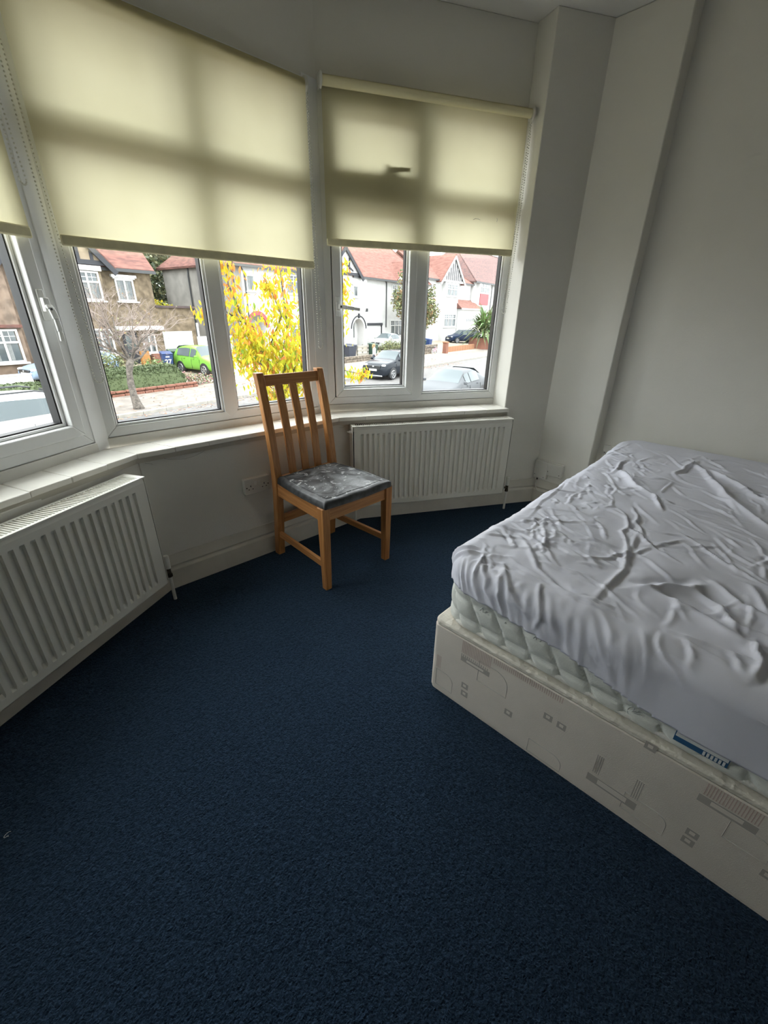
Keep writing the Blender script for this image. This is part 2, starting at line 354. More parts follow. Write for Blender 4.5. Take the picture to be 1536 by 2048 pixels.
# ------------------------------------------------------------------ tiled sill
sill = empty('window_sill', (1.0, 2.05, .67), 0, 'cream glazed tile sill running round the bay under the windows', 'window sill', kind='structure')
FRT = [np.array([-.62, 1.365]), np.array([.405, 1.958]), np.array([1.478, 1.970]), np.array([2.503, 1.480])]
BCK = [WINL0+np.array([.02, .02]), np.array([.318, 2.125]), np.array([1.50, 2.152]), WINR1+np.array([.012, .004])]
so = np.array([1.0, 2.05]); mb = MB()
for i in range(3):
    q = [FRT[i]*.93+BCK[i]*.07, FRT[i+1]*.93+BCK[i+1]*.07, BCK[i+1], BCK[i]]; mb.plan([p-so for p in q], .656-.67, .683-.67)
mb.build('mortar_bed', M['grout'], sill)
rs = random.Random(3)
for i, n in ((0, 8), (1, 7), (2, 7)):
    for k in range(n):
        e = .0011/ .15/n*1.0
        f0, f1 = k/n+.005/n, (k+1)/n-.005/n
        lerp = lambda A, B, t: A*(1-t)+B*t
        j = rs.uniform(-.0014, .0014); dz = rs.uniform(-.0005, .0005)
        a, b = lerp(FRT[i], FRT[i+1], f0), lerp(FRT[i], FRT[i+1], f1); c, d = lerp(BCK[i], BCK[i+1], f1), lerp(BCK[i], BCK[i+1], f0)
        nn = (a-d)/np.linalg.norm(a-d)
        mb = MB(); mb.plan([p-so for p in (a+nn*j, b+nn*(j+rs.uniform(-.0008, .0008)), c, d)], .679-.67+dz, .702-.67+dz); mb.build('sill_tile', M['sill_tile'], sill, bevel=.003)
# ================================================================== THINGS IN THE ROOM
# ------------------------------------------------------------------ roller blinds
def make_blind(p0, p1, s0, s1, zb, zt, front, label, chain, off=.047):
    d = p1-p0; Wd = np.linalg.norm(d); ang = math.atan2(d[1], d[0]); n = np.array([-d[1], d[0]])/Wd
    o = p0-n*off; root = empty('roller_blind', (o[0], o[1], zb), ang, label, 'blind', 'roller blinds hanging in the bay windows')
    H = zt-zb; r = .021; yo = (-.0 if not front else 0)
    ry = r if front else -r                                   # roller behind or before the cloth
    # cloth: nearly flat sheet with a faint ripple, wrapping onto the roller
    rows = []; rng = np.random.default_rng(5)
    for i in range(29):
        z = .02+(H-.02)*i/28
        rows.append([(s0+.012+(s1-s0-.024)*j/40, .0012*math.sin(j*.5+i*.11)*math.sin(i*.2)+.0006*math.sin(j*1.7), z) for j in range(41)])
    for k in range(1, 9):
        a = PI*.75*k/8
        rows.append([(s0+.012+(s1-s0-.024)*j/40, ry-ry*math.cos(a), H+r*math.sin(a)) for j in range(41)])
    mb = MB(); mb.grid(rows); mb.build('fabric', M['blind_fabric'], root, smooth=True, fix=False)
    mb = MB(); mb.tube([(s0+.012, ry, H), (s1-.012, ry, H)], r-.0015, 20); mb.build('roller', M['roller_cloth'], root, smooth=False)
    mb = MB(); mb.box(s0+.012, s1-.012, -.007, .007, 0, .034); mb.build('bottom_bar', M['bar_fabric'], root, bevel=.005)
    for x, sg in ((s0, 1), (s1, -1)):
        b = empty('bracket', (x, ry, H), 0, parent=root)
        mb = MB(); mb.tube([(0, 0, 0), (sg*.010, 0, 0)], .030, 20); mb.build('end_cover', M['plastic_white'], b, bevel=.002)
        mb = MB(); mb.tube([(sg*.0095, 0, 0), (sg*.0125, 0, 0)], .017, 20); mb.build('spacer', M['plastic_white'], b)
        mb = MB(); mb.box(-.001, sg*.004 if sg > 0 else .001, 0, off-ry-.004, -.018, .030); mb.build('wall_plate', M['plastic_white'], b)
    # bead chain loop
    for cx, length, sway in chain:
        mb = MB(); beads = []; L2 = length
        nb = int(L2/.0115)
        for side in (-1, 1):
            for k in range(nb):
                t = k/nb; beads.append((cx+side*(.006+.011*t)+sway*t*t, ry+side*.006-.008*t, H-L2*t))
        for k in range(9):
            a = PI*k/8; beads.append((cx+.017*math.cos(a)+sway, ry-.008+.006*math.cos(a), H-L2-.017*math.sin(a)))
        for b in beads: mb.ball(b, .0031, 6, 4)
        tag(mb.build('bead_chain', M['bead_chain'], root, smooth=True, fix=False), 'white bead pull chain', kind='stuff')
    return root
make_blind(WINL0, WINL1, -.005, 1.14-.045, 1.463, 2.185, True, 'cream roller blind half lowered over the left side window of the bay', [(1.14-.030, .55, .01)])
make_blind(WINC0, WINC1, .0, 1.112, 1.458, 2.185, True, 'wide cream roller blind half lowered over the middle window behind the chair', [(-.010, 1.19, .03), (1.122, 1.10, .006)])
make_blind(WINR0, WINR1, .004, 1.127, 1.571, 2.212, False, 'cream roller blind half lowered over the window nearest the bed, ending highest', [(1.122, .93, -.03)])

rb = bpy.data.objects['roller_blind.002']
for pts in ([(.845, .165), (.858, .171), (.878, .170), (.888, .166)], [(.992, .182), (.996, .172), (.993, .163)]):
    mb = MB(); mb.tube([(x, -.0015, z) for x, z in pts], .0013, 4); mb.build('scuff_mark', M['grout'], rb)
# ------------------------------------------------------------------ radiators
def make_radiator(a, d, s0, s1, zb, zt, front, back, label, valve_right, vent_left):
    """a: plan corner, d: direction; front/back: offsets (negative = into the room)"""
    n = np.array([-d[1], d[0]]); Wd = s1-s0; o = a+d*s0+n*front; H = zt-zb; D = back-front
    root = empty('radiator', (o[0], o[1], zb), math.atan2(d[1], d[0]), label, 'radiator', 'radiators under the bay window')
    E = M['radiator_enamel']; pitch = .0333; nf = int((Wd-.07)/pitch); m0 = (Wd-nf*pitch)/2
    xs = [0, .004]; prof = [0, 0]
    for k in range(nf):
        x = m0+k*pitch
        for dx, h in ((.003, 0), (.007, 1), (.0175, 1), (.0215, 0), (.031, 0)): xs.append(x+dx); prof.append(h)
    xs += [Wd-.004, Wd]; prof += [0, 0]
    zs = [0, .006, .034, .044, .052, H-.060, H-.052, H-.044, H-.02, H-.004]; zp = [0, 0, 0, .55, 1, 1, .55, 0, 0, 0]
    rows = [[(x, .0135*p*q+(.004 if (i == 0 or i == len(zs)-1) else 0), z) for x, p in zip(xs, prof)] for i, (z, q) in enumerate(zip(zs, zp))]
    mb = MB(); mb.grid(rows); mb.build('front_panel', E, root, smooth=False, fix=False)
    mb = MB(); mb.box(.004, Wd-.004, D-.016, D, .0, H-.004); mb.box(.01, Wd-.01, .0105, .016, .004, H-.01); mb.build('rear_panel', E, root, bevel=.003)
    mb = MB(); mb.box(.012, Wd-.012, .018, D-.018, .05, H-.05); mb.build('convector_core', E, root)
    for x0, x1 in ((-.009, -.0055), (Wd+.0055, Wd+.009)):
        mb = MB(); mb.box(x0, x1, .002, D-.004, .012, H+.001); mb.build('side_cover', E, root, bevel=.0012)
    # top grille: rim and slats with open slots
    mb = MB(); mb.box(-.009, Wd+.009, -.002, .012, H-.004, H+.003); mb.box(-.009, Wd+.009, D-.012, D, H-.004, H+.003); mb.box(-.009, .016, .012, D-.012, H-.004, H+.003); mb.box(Wd-.016, Wd+.009, .012, D-.012, H-.004, H+.003)
    mb.build('grille_rim', E, root, bevel=.001)
    mb = MB(); x = .016
    while x < Wd-.018: mb.box(x+.0073, x+.0115, .011, D-.011, H-.0035, H+.0022); x += .0115
    tag(mb.build('grille_slats', E, root), kind='stuff')
    for x in (.12, Wd-.12):
        mb = MB(); mb.box(x-.02, x+.02, D, D+back*0+(.014-back), .1, H-.1); mb.build('wall_hanger', E, root)
    if valve_right:
        v = empty('valve', (Wd+.050, D*.34, -.0), 0, parent=root)
        mb = MB(); mb.tube([(0, 0, .045), (0, 0, .105)], [.013, .014], 12); mb.tube([(0, 0, .105), (0, 0, .112)], [.014, .010], 12); mb.build('valve_cap', M['plastic_white'], v, bevel=.002)
        mb = MB(); mb.tube([(-.046, 0, .03), (.004, 0, .03)], .008, 10); mb.tube([(0, 0, .012), (0, 0, .045)], .010, 10); mb.tube([(0, 0, .0), (0, 0, .016)], .013, 6); mb.build('valve_body', M['brass_dark'], v)
        mb = MB(); mb.tube([(0, 0, .006), (.0, 0, -.03), (.0, 0, -zb)], .0078, 10); mb.build('supply_pipe', M['cord_white'], v)
    if vent_left:
        mb = MB(); mb.tube([(-.026, D*.3, H-.035), (-.006, D*.3, H-.035)], .008, 8); mb.tube([(-.036, D*.3, H-.035), (-.024, D*.3, H-.035)], .005, 6); mb.build('bleed_valve', M['plastic_white'], root, bevel=.001)
        mb = MB(); mb.tube([(.012, D*.5, .012), (.012, D*.5, -zb)], .0078, 10); mb.build('return_pipe', M['cord_white'], root)
    return root
make_radiator(PR, dR, -.056, .985, .135, .652, -.112, -.012, 'white double panel radiator below the window between the chair and the bed', True, True)
make_radiator(PL, dL, -1.12, -.108, .128, .640, -.106, -.006, 'white double panel radiator below the left side of the bay, opposite the bed', True, False)

# ------------------------------------------------------------------ sockets and boxes
def socket(name, loc, rz, label, double=True, depth=.030):
    r = empty(name, loc, rz, label, 'socket'); Wd = .146 if double else .086
    mb = MB(); mb.box(-Wd/2+.002, Wd/2-.002, -depth+.009, 0, -.041, .041); mb.build('back_box', M['plastic_white'], r, bevel=.003)
    mb = MB(); mb.box(-Wd/2, Wd/2, -depth, -depth+.009, -.043, .043); mb.build('face_plate', M['plastic_white'], r, bevel=.003)
    cs = (-.038, .038) if double else (0,)
    for c in cs:
        mb = MB(); y = -depth-.0003
        mb.box(c-.002, c+.002, y, y+.004, -.002, .007); mb.box(c-.014, c-.008, y, y+.004, -.0165, -.0125); mb.box(c+.008, c+.014, y, y+.004, -.0165, -.0125); mb.build('pin_hole_shade', M['black_hole'], r)  # black blocks on the plate paint the shade inside the pin holes
    for i, c in enumerate((-.0095, .0095) if double else (.03,)):
        mb = MB(); mb.add([(c-.006, -depth, .004), (c+.006, -depth, .004), (c+.006, -depth-.004, .022), (c-.006, -depth-.004, .022), (c+.006, -depth, .024), (c-.006, -depth, .024)], [(0, 1, 2, 3), (3, 2, 4, 5), (0, 3, 5), (1, 4, 2), (0, 5, 4, 1)]); mb.build('rocker_switch', M['handle_white'], r, bevel=.001)
    for c in (-.0605, .0605) if double else (-.03,):
        mb = MB(); mb.tube([(c, -depth-.0005, -.004), (c, -depth+.002, -.004)], .0033, 8); mb.build('screw', M['black_hole'], r)
    return r
socket('wall_socket', (.922, 1.986, .428), 0, 'white surface mounted double plug socket low on the wall beside the chair')
socket('wall_socket', (XW, .905, .455), -PI/2, 'white plug socket on the wall behind the bed head, mostly hidden by the mattress', depth=.02)
bx = empty('cable_box', (2.802, 1.275, .26), -PI/2, 'pair of white blank cable boxes low on the bay return, cable hanging below', 'cable box')
# local x runs to the right as seen from the room (towards -Y), y to the wall
mb = MB(); mb.box(-.095, .110, -.012, 0, -.020, .068); mb.build('back_plate', M['plastic_white'], bx, bevel=.006)
mb = MB(); mb.box(-.096, -.002, -.030, -.001, -.066, .062); mb.build('square_cover', M['plastic_white'], bx, bevel=.004)
mb = MB(); mb.box(-.006, .108, -.026, -.001, -.030, .062); mb.build('oblong_cover', M['plastic_white'], bx, bevel=.005)
for x, z, y in ((-.086, -.040, -.031), (-.018, -.052, -.031), (.006, .000, -.027), (.090, -.010, -.027)):
    mb = MB(); mb.tube([(x, y, z), (x, y+.003, z)], .0028, 8); mb.build('screw', M['black_hole'], bx)
mb = MB(); mb.tube([(-.068, -.016, -.062), (-.068, -.016, -.082)], .005, 8); mb.build('cable_gland', M['black_hole'], bx)
mb = MB(); mb.tube([(-.068, -.016, -.080), (-.070, -.018, -.095), (-.072, -.021, -.115), (-.066, -.022, -.140), (-.050, -.022, -.158), (-.028, -.022, -.165), (.01, -.022, -.16)], .0036, 8); mb.build('cable', M['cord_white'], bx, smooth=True)

# ------------------------------------------------------------------ chair
def vinyl():
    m = mat('worn_vinyl', (.035, .037, .04, 1), .42); N, L = m.node_tree.nodes, m.node_tree.links; p = N['Principled BSDF']; tcn = N.new('ShaderNodeTexCoord')
    def nz(s, d, di, off=0):
        mp = N.new('ShaderNodeMapping'); mp.inputs['Location'].default_value = (off, off*.7, off*.3); L.new(tcn.outputs['Object'], mp.inputs['Vector'])
        n = N.new('ShaderNodeTexNoise'); n.inputs['Scale'].default_value = s; n.inputs['Detail'].default_value = d; n.inputs['Distortion'].default_value = di; L.new(mp.outputs[0], n.inputs['Vector']); return n
    a = nz(9, 8, 1.6, 1.3); b = nz(15, 7, 2.0, 4.0); c = nz(160, 4, .2)
    def ramp(n, p0, p1, c0, c1):
        r = N.new('ShaderNodeValToRGB'); r.color_ramp.elements[0].position = p0; r.color_ramp.elements[1].position = p1; r.color_ramp.elements[0].color = c0; r.color_ramp.elements[1].color = c1; L.new(n.outputs['Fac'], r.inputs[0]); return r
    base = ramp(a, .42, .66, (.012, .013, .014, 1), (.19, .20, .205, 1)); flake = ramp(b, .60, .63, (0, 0, 0, 1), (1, 1, 1, 1)); fine = ramp(c, .35, .7, (.55, .55, .55, 1), (1.1, 1.1, 1.1, 1))
    mx = N.new('ShaderNodeMix'); mx.data_type = 'RGBA'; L.new(flake.outputs[0], mx.inputs[0]); L.new(base.outputs[0], mx.inputs[6]); mx.inputs[7].default_value = (.46, .47, .47, 1)
    m2 = N.new('ShaderNodeMix'); m2.data_type = 'RGBA'; m2.blend_type = 'MULTIPLY'; m2.inputs[0].default_value = 1; L.new(mx.outputs[2], m2.inputs[6]); L.new(fine.outputs[0], m2.inputs[7]); L.new(m2.outputs[2], p.inputs['Base Color'])
    bu = N.new('ShaderNodeBump'); bu.inputs['Strength'].default_value = .35; bu.inputs['Distance'].default_value = .002; L.new(b.outputs['Fac'], bu.inputs['Height']); L.new(bu.outputs[0], p.inputs['Normal'])
    return m
vinyl()
ch = empty('dining_chair', (1.192, 1.70, 0), math.radians(2.2), 'light oak slat back chair with a worn black vinyl seat in the bay', 'chair')
# local: x right, y towards the wall (back), front at y=-.225
for sx in (-1, 1):
    mb = MB(); x = sx*.206
    mb.add([(x-.017, -.243, 0), (x+.017, -.243, 0), (x+.017, -.209, 0), (x-.017, -.209, 0), (x-.022, -.248, .445), (x+.022, -.248, .445), (x+.022, -.204, .445), (x-.022, -.204, .445)],
           [(0, 3, 2, 1), (4, 5, 6, 7), (0, 1, 5, 4), (1, 2, 6, 5), (2, 3, 7, 6), (3, 0, 4, 7)]); mb.build('front_leg', M['oak_z'], ch, bevel=.003)
# back posts: one raked, curved piece each from floor to top
pz = [(0, .238), (.12, .226), (.26, .210), (.40, .197), (.47, .196), (.56, .203), (.68, .218), (.80, .240), (.90, .261), (.985, .281)]
for sx in (-1, 1):
    rows = []; mb = MB(); b = 0; vs = []; fs = []
    for i, (z, y) in enumerate(pz):
        hw = .020; hd = .021 if z < .5 else .018; xc = sx*(.184+(.0 if z > .4 else 0)-.008*max(0, z-.45))
        vs += [(xc-hw, y-hd, z), (xc+hw, y-hd, z), (xc+hw, y+hd, z), (xc-hw, y+hd, z)]
    for i in range(len(pz)-1):
        for k in range(4): fs.append((4*i+k, 4*i+(k+1) % 4, 4*i+4+(k+1) % 4, 4*i+4+k))
    fs += [(3, 2, 1, 0), tuple(4*(len(pz)-1)+k for k in range(4))]
    mb.add(vs, fs); mb.build('back_post', M['oak_z'], ch, bevel=.003, angle=40)
def yat(z):
    for (a, b), (c, d) in zip(pz, pz[1:]):
        if a <= z <= c: return b+(d-b)*(z-a)/(c-a)
    return pz[-1][1]
mb = MB(); mb.bar((0, yat(.945), .920), (0, yat(.965), .972), .328, .022, side=(1, 0, 0)); mb.build('top_rail', M['oak_x'], ch, bevel=.003)
mb = MB(); mb.bar((0, .196, .395), (0, .196, .475), .332, .020, side=(1, 0, 0)); mb.build('rear_seat_rail', M['oak_x'], ch, bevel=.003)
for x in (-.083, 0, .083):
    mb = MB(); zz = [.465, .56, .68, .80, .925]; vs = []; fs = []
    for z in zz:
        y = yat(z)-.002; vs += [(x-.0215, y-.006, z), (x+.0215, y-.006, z), (x+.0215, y+.006, z), (x-.0215, y+.006, z)]
    for i in range(4):
        for k in range(4): fs.append((4*i+k, 4*i+(k+1) % 4, 4*i+4+(k+1) % 4, 4*i+4+k))
    fs += [(3, 2, 1, 0), (16, 17, 18, 19)]; mb.add(vs, fs); mb.build('back_slat', M['oak_z'], ch, bevel=.002, angle=40)
mb = MB(); mb.box(-.188, .188, -.236, -.214, .372, .440); mb.build('front_seat_rail', M['oak_x'], ch, bevel=.002)
for sx in (-1, 1):
    mb = MB(); mb.bar((sx*.206, -.205, .408), (sx*.186, .178, .408), .068, .022, side=(0, 0, 1)); mb.build('side_seat_rail', M['oak_y'], ch, bevel=.002)
    mb = MB(); mb.bar((sx*.206, -.208, .135), (sx*.188, .208, .135), .034, .018, side=(0, 0, 1)); mb.build('stretcher', M['oak_y'], ch, bevel=.002)
mb = MB(); mb.bar((-.165, .212, .222), (.165, .212, .222), .046, .018, side=(0, 0, 1)); mb.build('rear_stretcher', M['oak_x'], ch, bevel=.002)
# upholstered seat: domed pad with rounded, slightly wrinkled rim
n = 44; rows = []
for j in range(n+1):
    row = []
    for i in range(n+1):
        a, b = 2*i/n-1, 2*j/n-1
        # squircle mapping keeps the corners rounded
        px, py = a*math.sqrt(1-.10*b*b), b*math.sqrt(1-.10*a*a)
        e = max(abs(a), abs(b)); hw = .236-.028*(py+1)/2
        edge = 1-e; lift = 1-(1-min(edge/.16, 1))**2.4
        z = .446+.034*math.sqrt(max(lift, 0))+.010*(1-px*px)*(1-py*py)
        z += .0016*math.sin(px*9+py*4)*lift
        shrink = 1.0-.020*(1-min(edge/.05, 1))
        row.append((px*hw*shrink, -.034+py*.236*shrink-(.004 if py < 0 else 0), z))
    rows.append(row)
mb = MB(); mb.grid(rows)
under = [[(x*.99, y*.99, .444) for x, y, z in (rows[0][0], rows[0][-1])], [(x*.99, y*.99, .444) for x, y, z in (rows[-1][0], rows[-1][-1])]]
for j in range(n):
    for i in range(n):
        if i < 3 or j < 3 or i >= n-3 or j >= n-3: mb.m[j*n+i] = 1
mb.grid(under); mb.build('seat', [M['worn_vinyl'], mat('vinyl_rim', (.016, .017, .018, 1), .4, noise=.5, nscale=30, col2=(.06, .063, .066, 1))], ch, smooth=True, fix=False)
# seam piping of the seat pad
pp = []
for k in range(81):
    t = k/80*4; s = int(t) % 4; f = t-int(t); f2 = int(round(.09*n)); m0, m1 = f2, n-f2
    g = m0+(m1-m0)*f; g = min(max(g, m0), m1); ii = int(round(g))
    p = rows[m0][ii] if s == 0 else rows[ii][m1] if s == 1 else rows[m1][n-ii] if s == 2 else rows[n-ii][m0]
    pp.append((p[0], p[1], p[2]+.0006))
mb = MB(); mb.tube(pp, .0016, 5, caps=False); mb.build('seat_piping', M['worn_vinyl'], ch, smooth=True)
# ------------------------------------------------------------------ bed
BED = (.919, .718); BROT = math.radians(3.7); BL, BWD = 1.885, 1.37
mat('divan_cloth', (.80, .74, .665, 1), .85, noise=.07, nscale=7, bump=.5, bscale=420, spec=.15)
mat('divan_border', (.82, .78, .69, 1), .85, noise=.16, nscale=18, bump=.4, bscale=60, spec=.15)
mat('print_grey', (.46, .43, .39, 1), .85, spec=.1)
mat('print_pink', (.62, .50, .45, 1), .85, spec=.1)
mat('print_pale', (.80, .75, .68, 1), .85, spec=.1)
mat('mattress_cloth', (.76, .78, .735, 1), .7, noise=.06, nscale=30, bump=.25, bscale=300, spec=.2)
mat('quilt_leaf', (.47, .50, .48, 1), .7, spec=.2)
mat('mattress_cord', (.80, .79, .74, 1), .6, bump=.8, bscale=350)
mat('label_blue', (.03, .12, .26, 1), .5)
mat('label_white', (.75, .78, .78, 1), .5)
mat('sheet_cotton', (.79, .80, .90, 1), .55, noise=.02, nscale=3, bump=.25, bscale=900, spec=.25)

def sheet_bump():
    m = M['sheet_cotton']; N, L = m.node_tree.nodes, m.node_tree.links; p = N['Principled BSDF']; tcn = N.new('ShaderNodeTexCoord')
    def rid(scale, off, stretch):
        mp = N.new('ShaderNodeMapping'); mp.inputs['Location'].default_value = (off, off, 0); mp.inputs['Rotation'].default_value = (0, 0, .6+off); mp.inputs['Scale'].default_value = stretch
        n = N.new('ShaderNodeTexNoise'); n.noise_type = 'RIDGED_MULTIFRACTAL'; n.inputs['Scale'].default_value = scale; n.inputs['Detail'].default_value = 2.5; n.inputs['Distortion'].default_value = .5
        L.new(tcn.outputs['Object'], mp.inputs[0]); L.new(mp.outputs[0], n.inputs['Vector']); return n
    a, b = rid(5.0, .3, (1, 2.2, 1)), rid(13.0, 1.7, (1, 1.6, 1)); ad = N.new('ShaderNodeMath'); ad.operation = 'MULTIPLY_ADD'; ad.inputs[1].default_value = .45
    L.new(b.outputs['Fac'], ad.inputs[0]); L.new(a.outputs['Fac'], ad.inputs[2]); bu = N.new('ShaderNodeBump'); bu.inputs['Strength'].default_value = .55; bu.inputs['Distance'].default_value = .006
    L.new(ad.outputs[0], bu.inputs['Height'])
    old = p.inputs['Normal'].links[0].from_node; L.new(bu.outputs[0], old.inputs['Normal'])
sheet_bump()
def rrect(x0, x1, y0, y1, r, n=8):
    pts = []
    for cx, cy, a0 in ((x1-r, y1-r, 0), (x0+r, y1-r, PI/2), (x0+r, y0+r, PI), (x1-r, y0+r, 1.5*PI)):
        for k in range(n+1):
            a = a0+PI/2*k/n; pts.append((cx+r*math.cos(a), cy+r*math.sin(a)))
    return pts
base = empty('divan_base', (*BED, 0), BROT, 'cream divan bed base with faded geometric print, under the mattress', 'bed base')
mb = MB(); mb.plan(rrect(0, BL, -BWD, 0, .022), .008, .292); mb.build('body', M['divan_cloth'], base, bevel=.003)
mb = MB(); mb.plan(rrect(.001, BL-.001, -BWD+.001, -.001, .024), .2915, .312); mb.build('top_border', M['divan_border'], base, bevel=.006)
mb = MB(); mb.plan(rrect(.002, BL-.002, -BWD+.002, -.002, .022), .0, .009); mb.build('underside_felt', M['divan_cloth'], base)
# printed motifs: flat, a hair proud of the cloth; a = distance along the foot face from the window corner
def motif(pts_or_boxes, m, x=-.0006):
    mb = MB()
    for b in pts_or_boxes: mb.box(x, .002, -b[1], -b[0], b[2], b[3])
    o = mb.build('printed_motif', m, base)
    if len(pts_or_boxes) > 1: o['kind'] = 'stuff'
def outline(pts, m, w=.0016):
    mb = MB(); mb.tube([(.0004, -p[0], p[1]) for p in pts], w*.95, 4); mb.build('printed_outline', m, base)
def arcshape(a0, a1, z0, z1, r):   # outline with one big rounded corner
    pts = [(a0, z0), (a0, z1), (a1-r, z1)]+[(a1-r+r*math.sin(t), z1-r+r*math.cos(t)) for t in np.linspace(0, PI/2, 8)]+[(a1, z0), (a0, z0)]
    return pts
G, K, W_ = M['print_grey'], M['print_pink'], M['print_pale']
motif([(.120+.0058*i, .1225+.0058*i, .238, .288) for i in range(19)], K)
motif([(.12+.0075*i, .1225+.0075*i, .222, .232) for i in range(14)], G)
motif([(.120, .228, .203, .222)], G); motif([(.142, .206, .2085, .2165)], W_, -.0010)
outline(arcshape(.188, .292, .160, .245, .045), G)
for a, z in ((.134, .090), (.136, .055), (.297, .098), (.413, .178), (.453, .176), (.655, .283), (.793, .098), (.792, .066), (.93, .12), (1.05, .20), (1.09, .20), (1.18, .09)):
    motif([(a, a+.026, z, z+.024)], G); motif([(a+.007, a+.018, z+.008, z+.018)], W_, -.0010)
motif([(.026+.005*i, .028+.005*i, .110, .165) for i in range(4)], K)
outline(arcshape(.028, .098, .028, .100, .03), G)
motif([(.236+.0065*i, .2385+.0065*i, .268, .289) for i in range(34)], K)
outline(arcshape(.388, .492, .012, .064, .03), G)
motif([(.562, .688, .060, .088)], G); motif([(.590, .664, .066, .083)], W_, -.0010)
motif([(.571+.005*i, .573+.005*i, .100, .172) for i in range(4)], G); motif([(.669+.005*i, .671+.005*i, .100, .172) for i in range(4)], G)
outline(arcshape(.656, .757, .040, .105, .03), G)
motif([(.783, .893, .222, .246)], G); motif([(.808, .868, .229, .241)], W_, -.0010)
motif([(.789+.0058*i, .7915+.0058*i, .250, .289) for i in range(18)], K)
outline(arcshape(.85, .93, .160, .222, .03), G)
motif([(1.0, 1.12, .060, .088)], G); outline(arcshape(1.09, 1.2, .10, .19, .04), G); motif([(1.1+.0058*i, 1.1025+.0058*i, .235, .289) for i in range(22)], K)

# mattress: rounded block with a quilted border and corded lower edge
mt = empty('mattress', (BED[0], BED[1], .312), BROT, 'white quilted mattress showing below the bed sheet on the divan', 'mattress')
MX0, MX1, MY0, MY1, MR = .030, BL+.0, -BWD+.012, -.010, .105
def border(r, z, puff):
    return rrect(MX0-puff, MX1+puff*0, MY0-puff, MY1+puff, r, 10)
def contour(n, off=0.0):
    """evenly spaced points round the mattress, with normals, starting on the foot face at the window corner"""
    P = [np.array(p) for p in rrect(MX0-off, MX1+off*.2, MY0-off, MY1+off, MR, 14)]
    P.append(P[0]); seg = [np.linalg.norm(b-a) for a, b in zip(P, P[1:])]; T = sum(seg); out = []
    acc = 0; k = 0
    for i in range(n):
        t = T*i/n
        while acc+seg[k] < t: acc += seg[k]; k += 1
        f = (t-acc)/max(seg[k], 1e-9); out.append(P[k]*(1-f)+P[k+1]*f)
    return np.array(out), T
NB = 1300; ct, PER = contour(NB)
nrm = np.array([ct[(i+1) % NB]-ct[i-1] for i in range(NB)]); nrm = np.stack([nrm[:, 1], -nrm[:, 0]], 1); nrm /= np.linalg.norm(nrm, axis=1)[:, None]
zs = [.0, .004, .012] + [.012+.176*k/22 for k in range(1, 23)] + [.203, .214, .220]
rows = []
for z in zs:
    h = (z-.012)/.176; roundoff = 0 if .012 <= z <= .188 else (.004 if z < .012 else .006+(z-.188)*.9)
    row = []
    for i in range(NB+1):
        i0 = i % NB; s = i0/NB*PER
        # quilting: slanted lozenges, stitched lines pulled in
        q1 = ((s+z*.55)/.085) % 1; q2 = (z/.066+.3) % 1
        dd = min(min(q1, 1-q1)*.085, min(q2, 1-q2)*.066*1.4)
        puff = .014*(1-math.exp(-dd/.0075)) if .012 <= z <= .188 else .004
        p = ct[i0]+nrm[i0]*(puff-roundoff); row.append((p[0], p[1], z))
    rows.append(row)
mb = MB(); mb.grid(rows); mb.build('quilted_border', M['mattress_cloth'], mt, smooth=True, fix=False)
mb = MB(); mb.plan([(p[0], p[1]) for p in rrect(MX0+.01, MX1-.01, MY0+.01, MY1-.01, MR-.01, 10)], .0, .218); mb.build('filling', M['mattress_cloth'], mt)
cp = [(ct[i % NB][0]+nrm[i % NB][0]*.006, ct[i % NB][1]+nrm[i % NB][1]*.006, .012+.003*math.sin(i*.016)) for i in range(0, NB+1, 5)]
mb = MB(); mb.tube(cp, .0075, 8, caps=False); mb.build('edge_cord', M['mattress_cord'], mt, smooth=True)
# stitched leaf outlines on the quilting near the foot corner
def facept(a, z, o=.0095): return (MX0-o, -a, z)
for a0, z0, sc in ((.235, .10, 1), (.33, .105, 1), (.43, .10, 1), (.155, .11, .9), (.60, .05, .8)):
    mb = MB()
    for th in (.3, .65, 1.0, 1.4):
        Lf = .045*sc; c = [(a0+math.cos(th)*Lf*t+.006*math.sin(PI*t)*math.sin(th), z0-.03*sc+math.sin(th)*Lf*t*.9+.006*math.sin(PI*t)*math.cos(th)) for t in np.linspace(0, 1, 7)]
        mb.tube([facept(a, z, .0098) for a, z in c], .0011, 4)
        c = [(a0+math.cos(th)*Lf*t-.006*math.sin(PI*t)*math.sin(th), z0-.03*sc+math.sin(th)*Lf*t*.9-.006*math.sin(PI*t)*math.cos(th)) for t in np.linspace(0, 1, 7)]
        mb.tube([facept(a, z, .0098) for a, z in c], .0011, 4)
    mb.build('stitched_leaf', M['quilt_leaf'], mt)
lb = empty('care_label', (MX0-.0150, -.71, .024), 0, parent=mt)
mb = MB(); mb.box(0, .002, -.095, .01, .004, .060); mb.build('label_strip', M['label_blue'], lb)
mb = MB(); mb.box(-.0006, .001, -.093, .008, .020, .056); mb.build('label_field', M['label_white'], lb)
mb = MB()
for k in range(6): mb.box(-.0009, .001, -.090+.0075*k, -.0855+.0075*k, .006, .018)
for k in range(2): mb.box(-.0009, .001, -.004-.0*k, .002, .040, .048)
tag(mb.build('label_marks', M['label_white'], lb), kind='stuff')

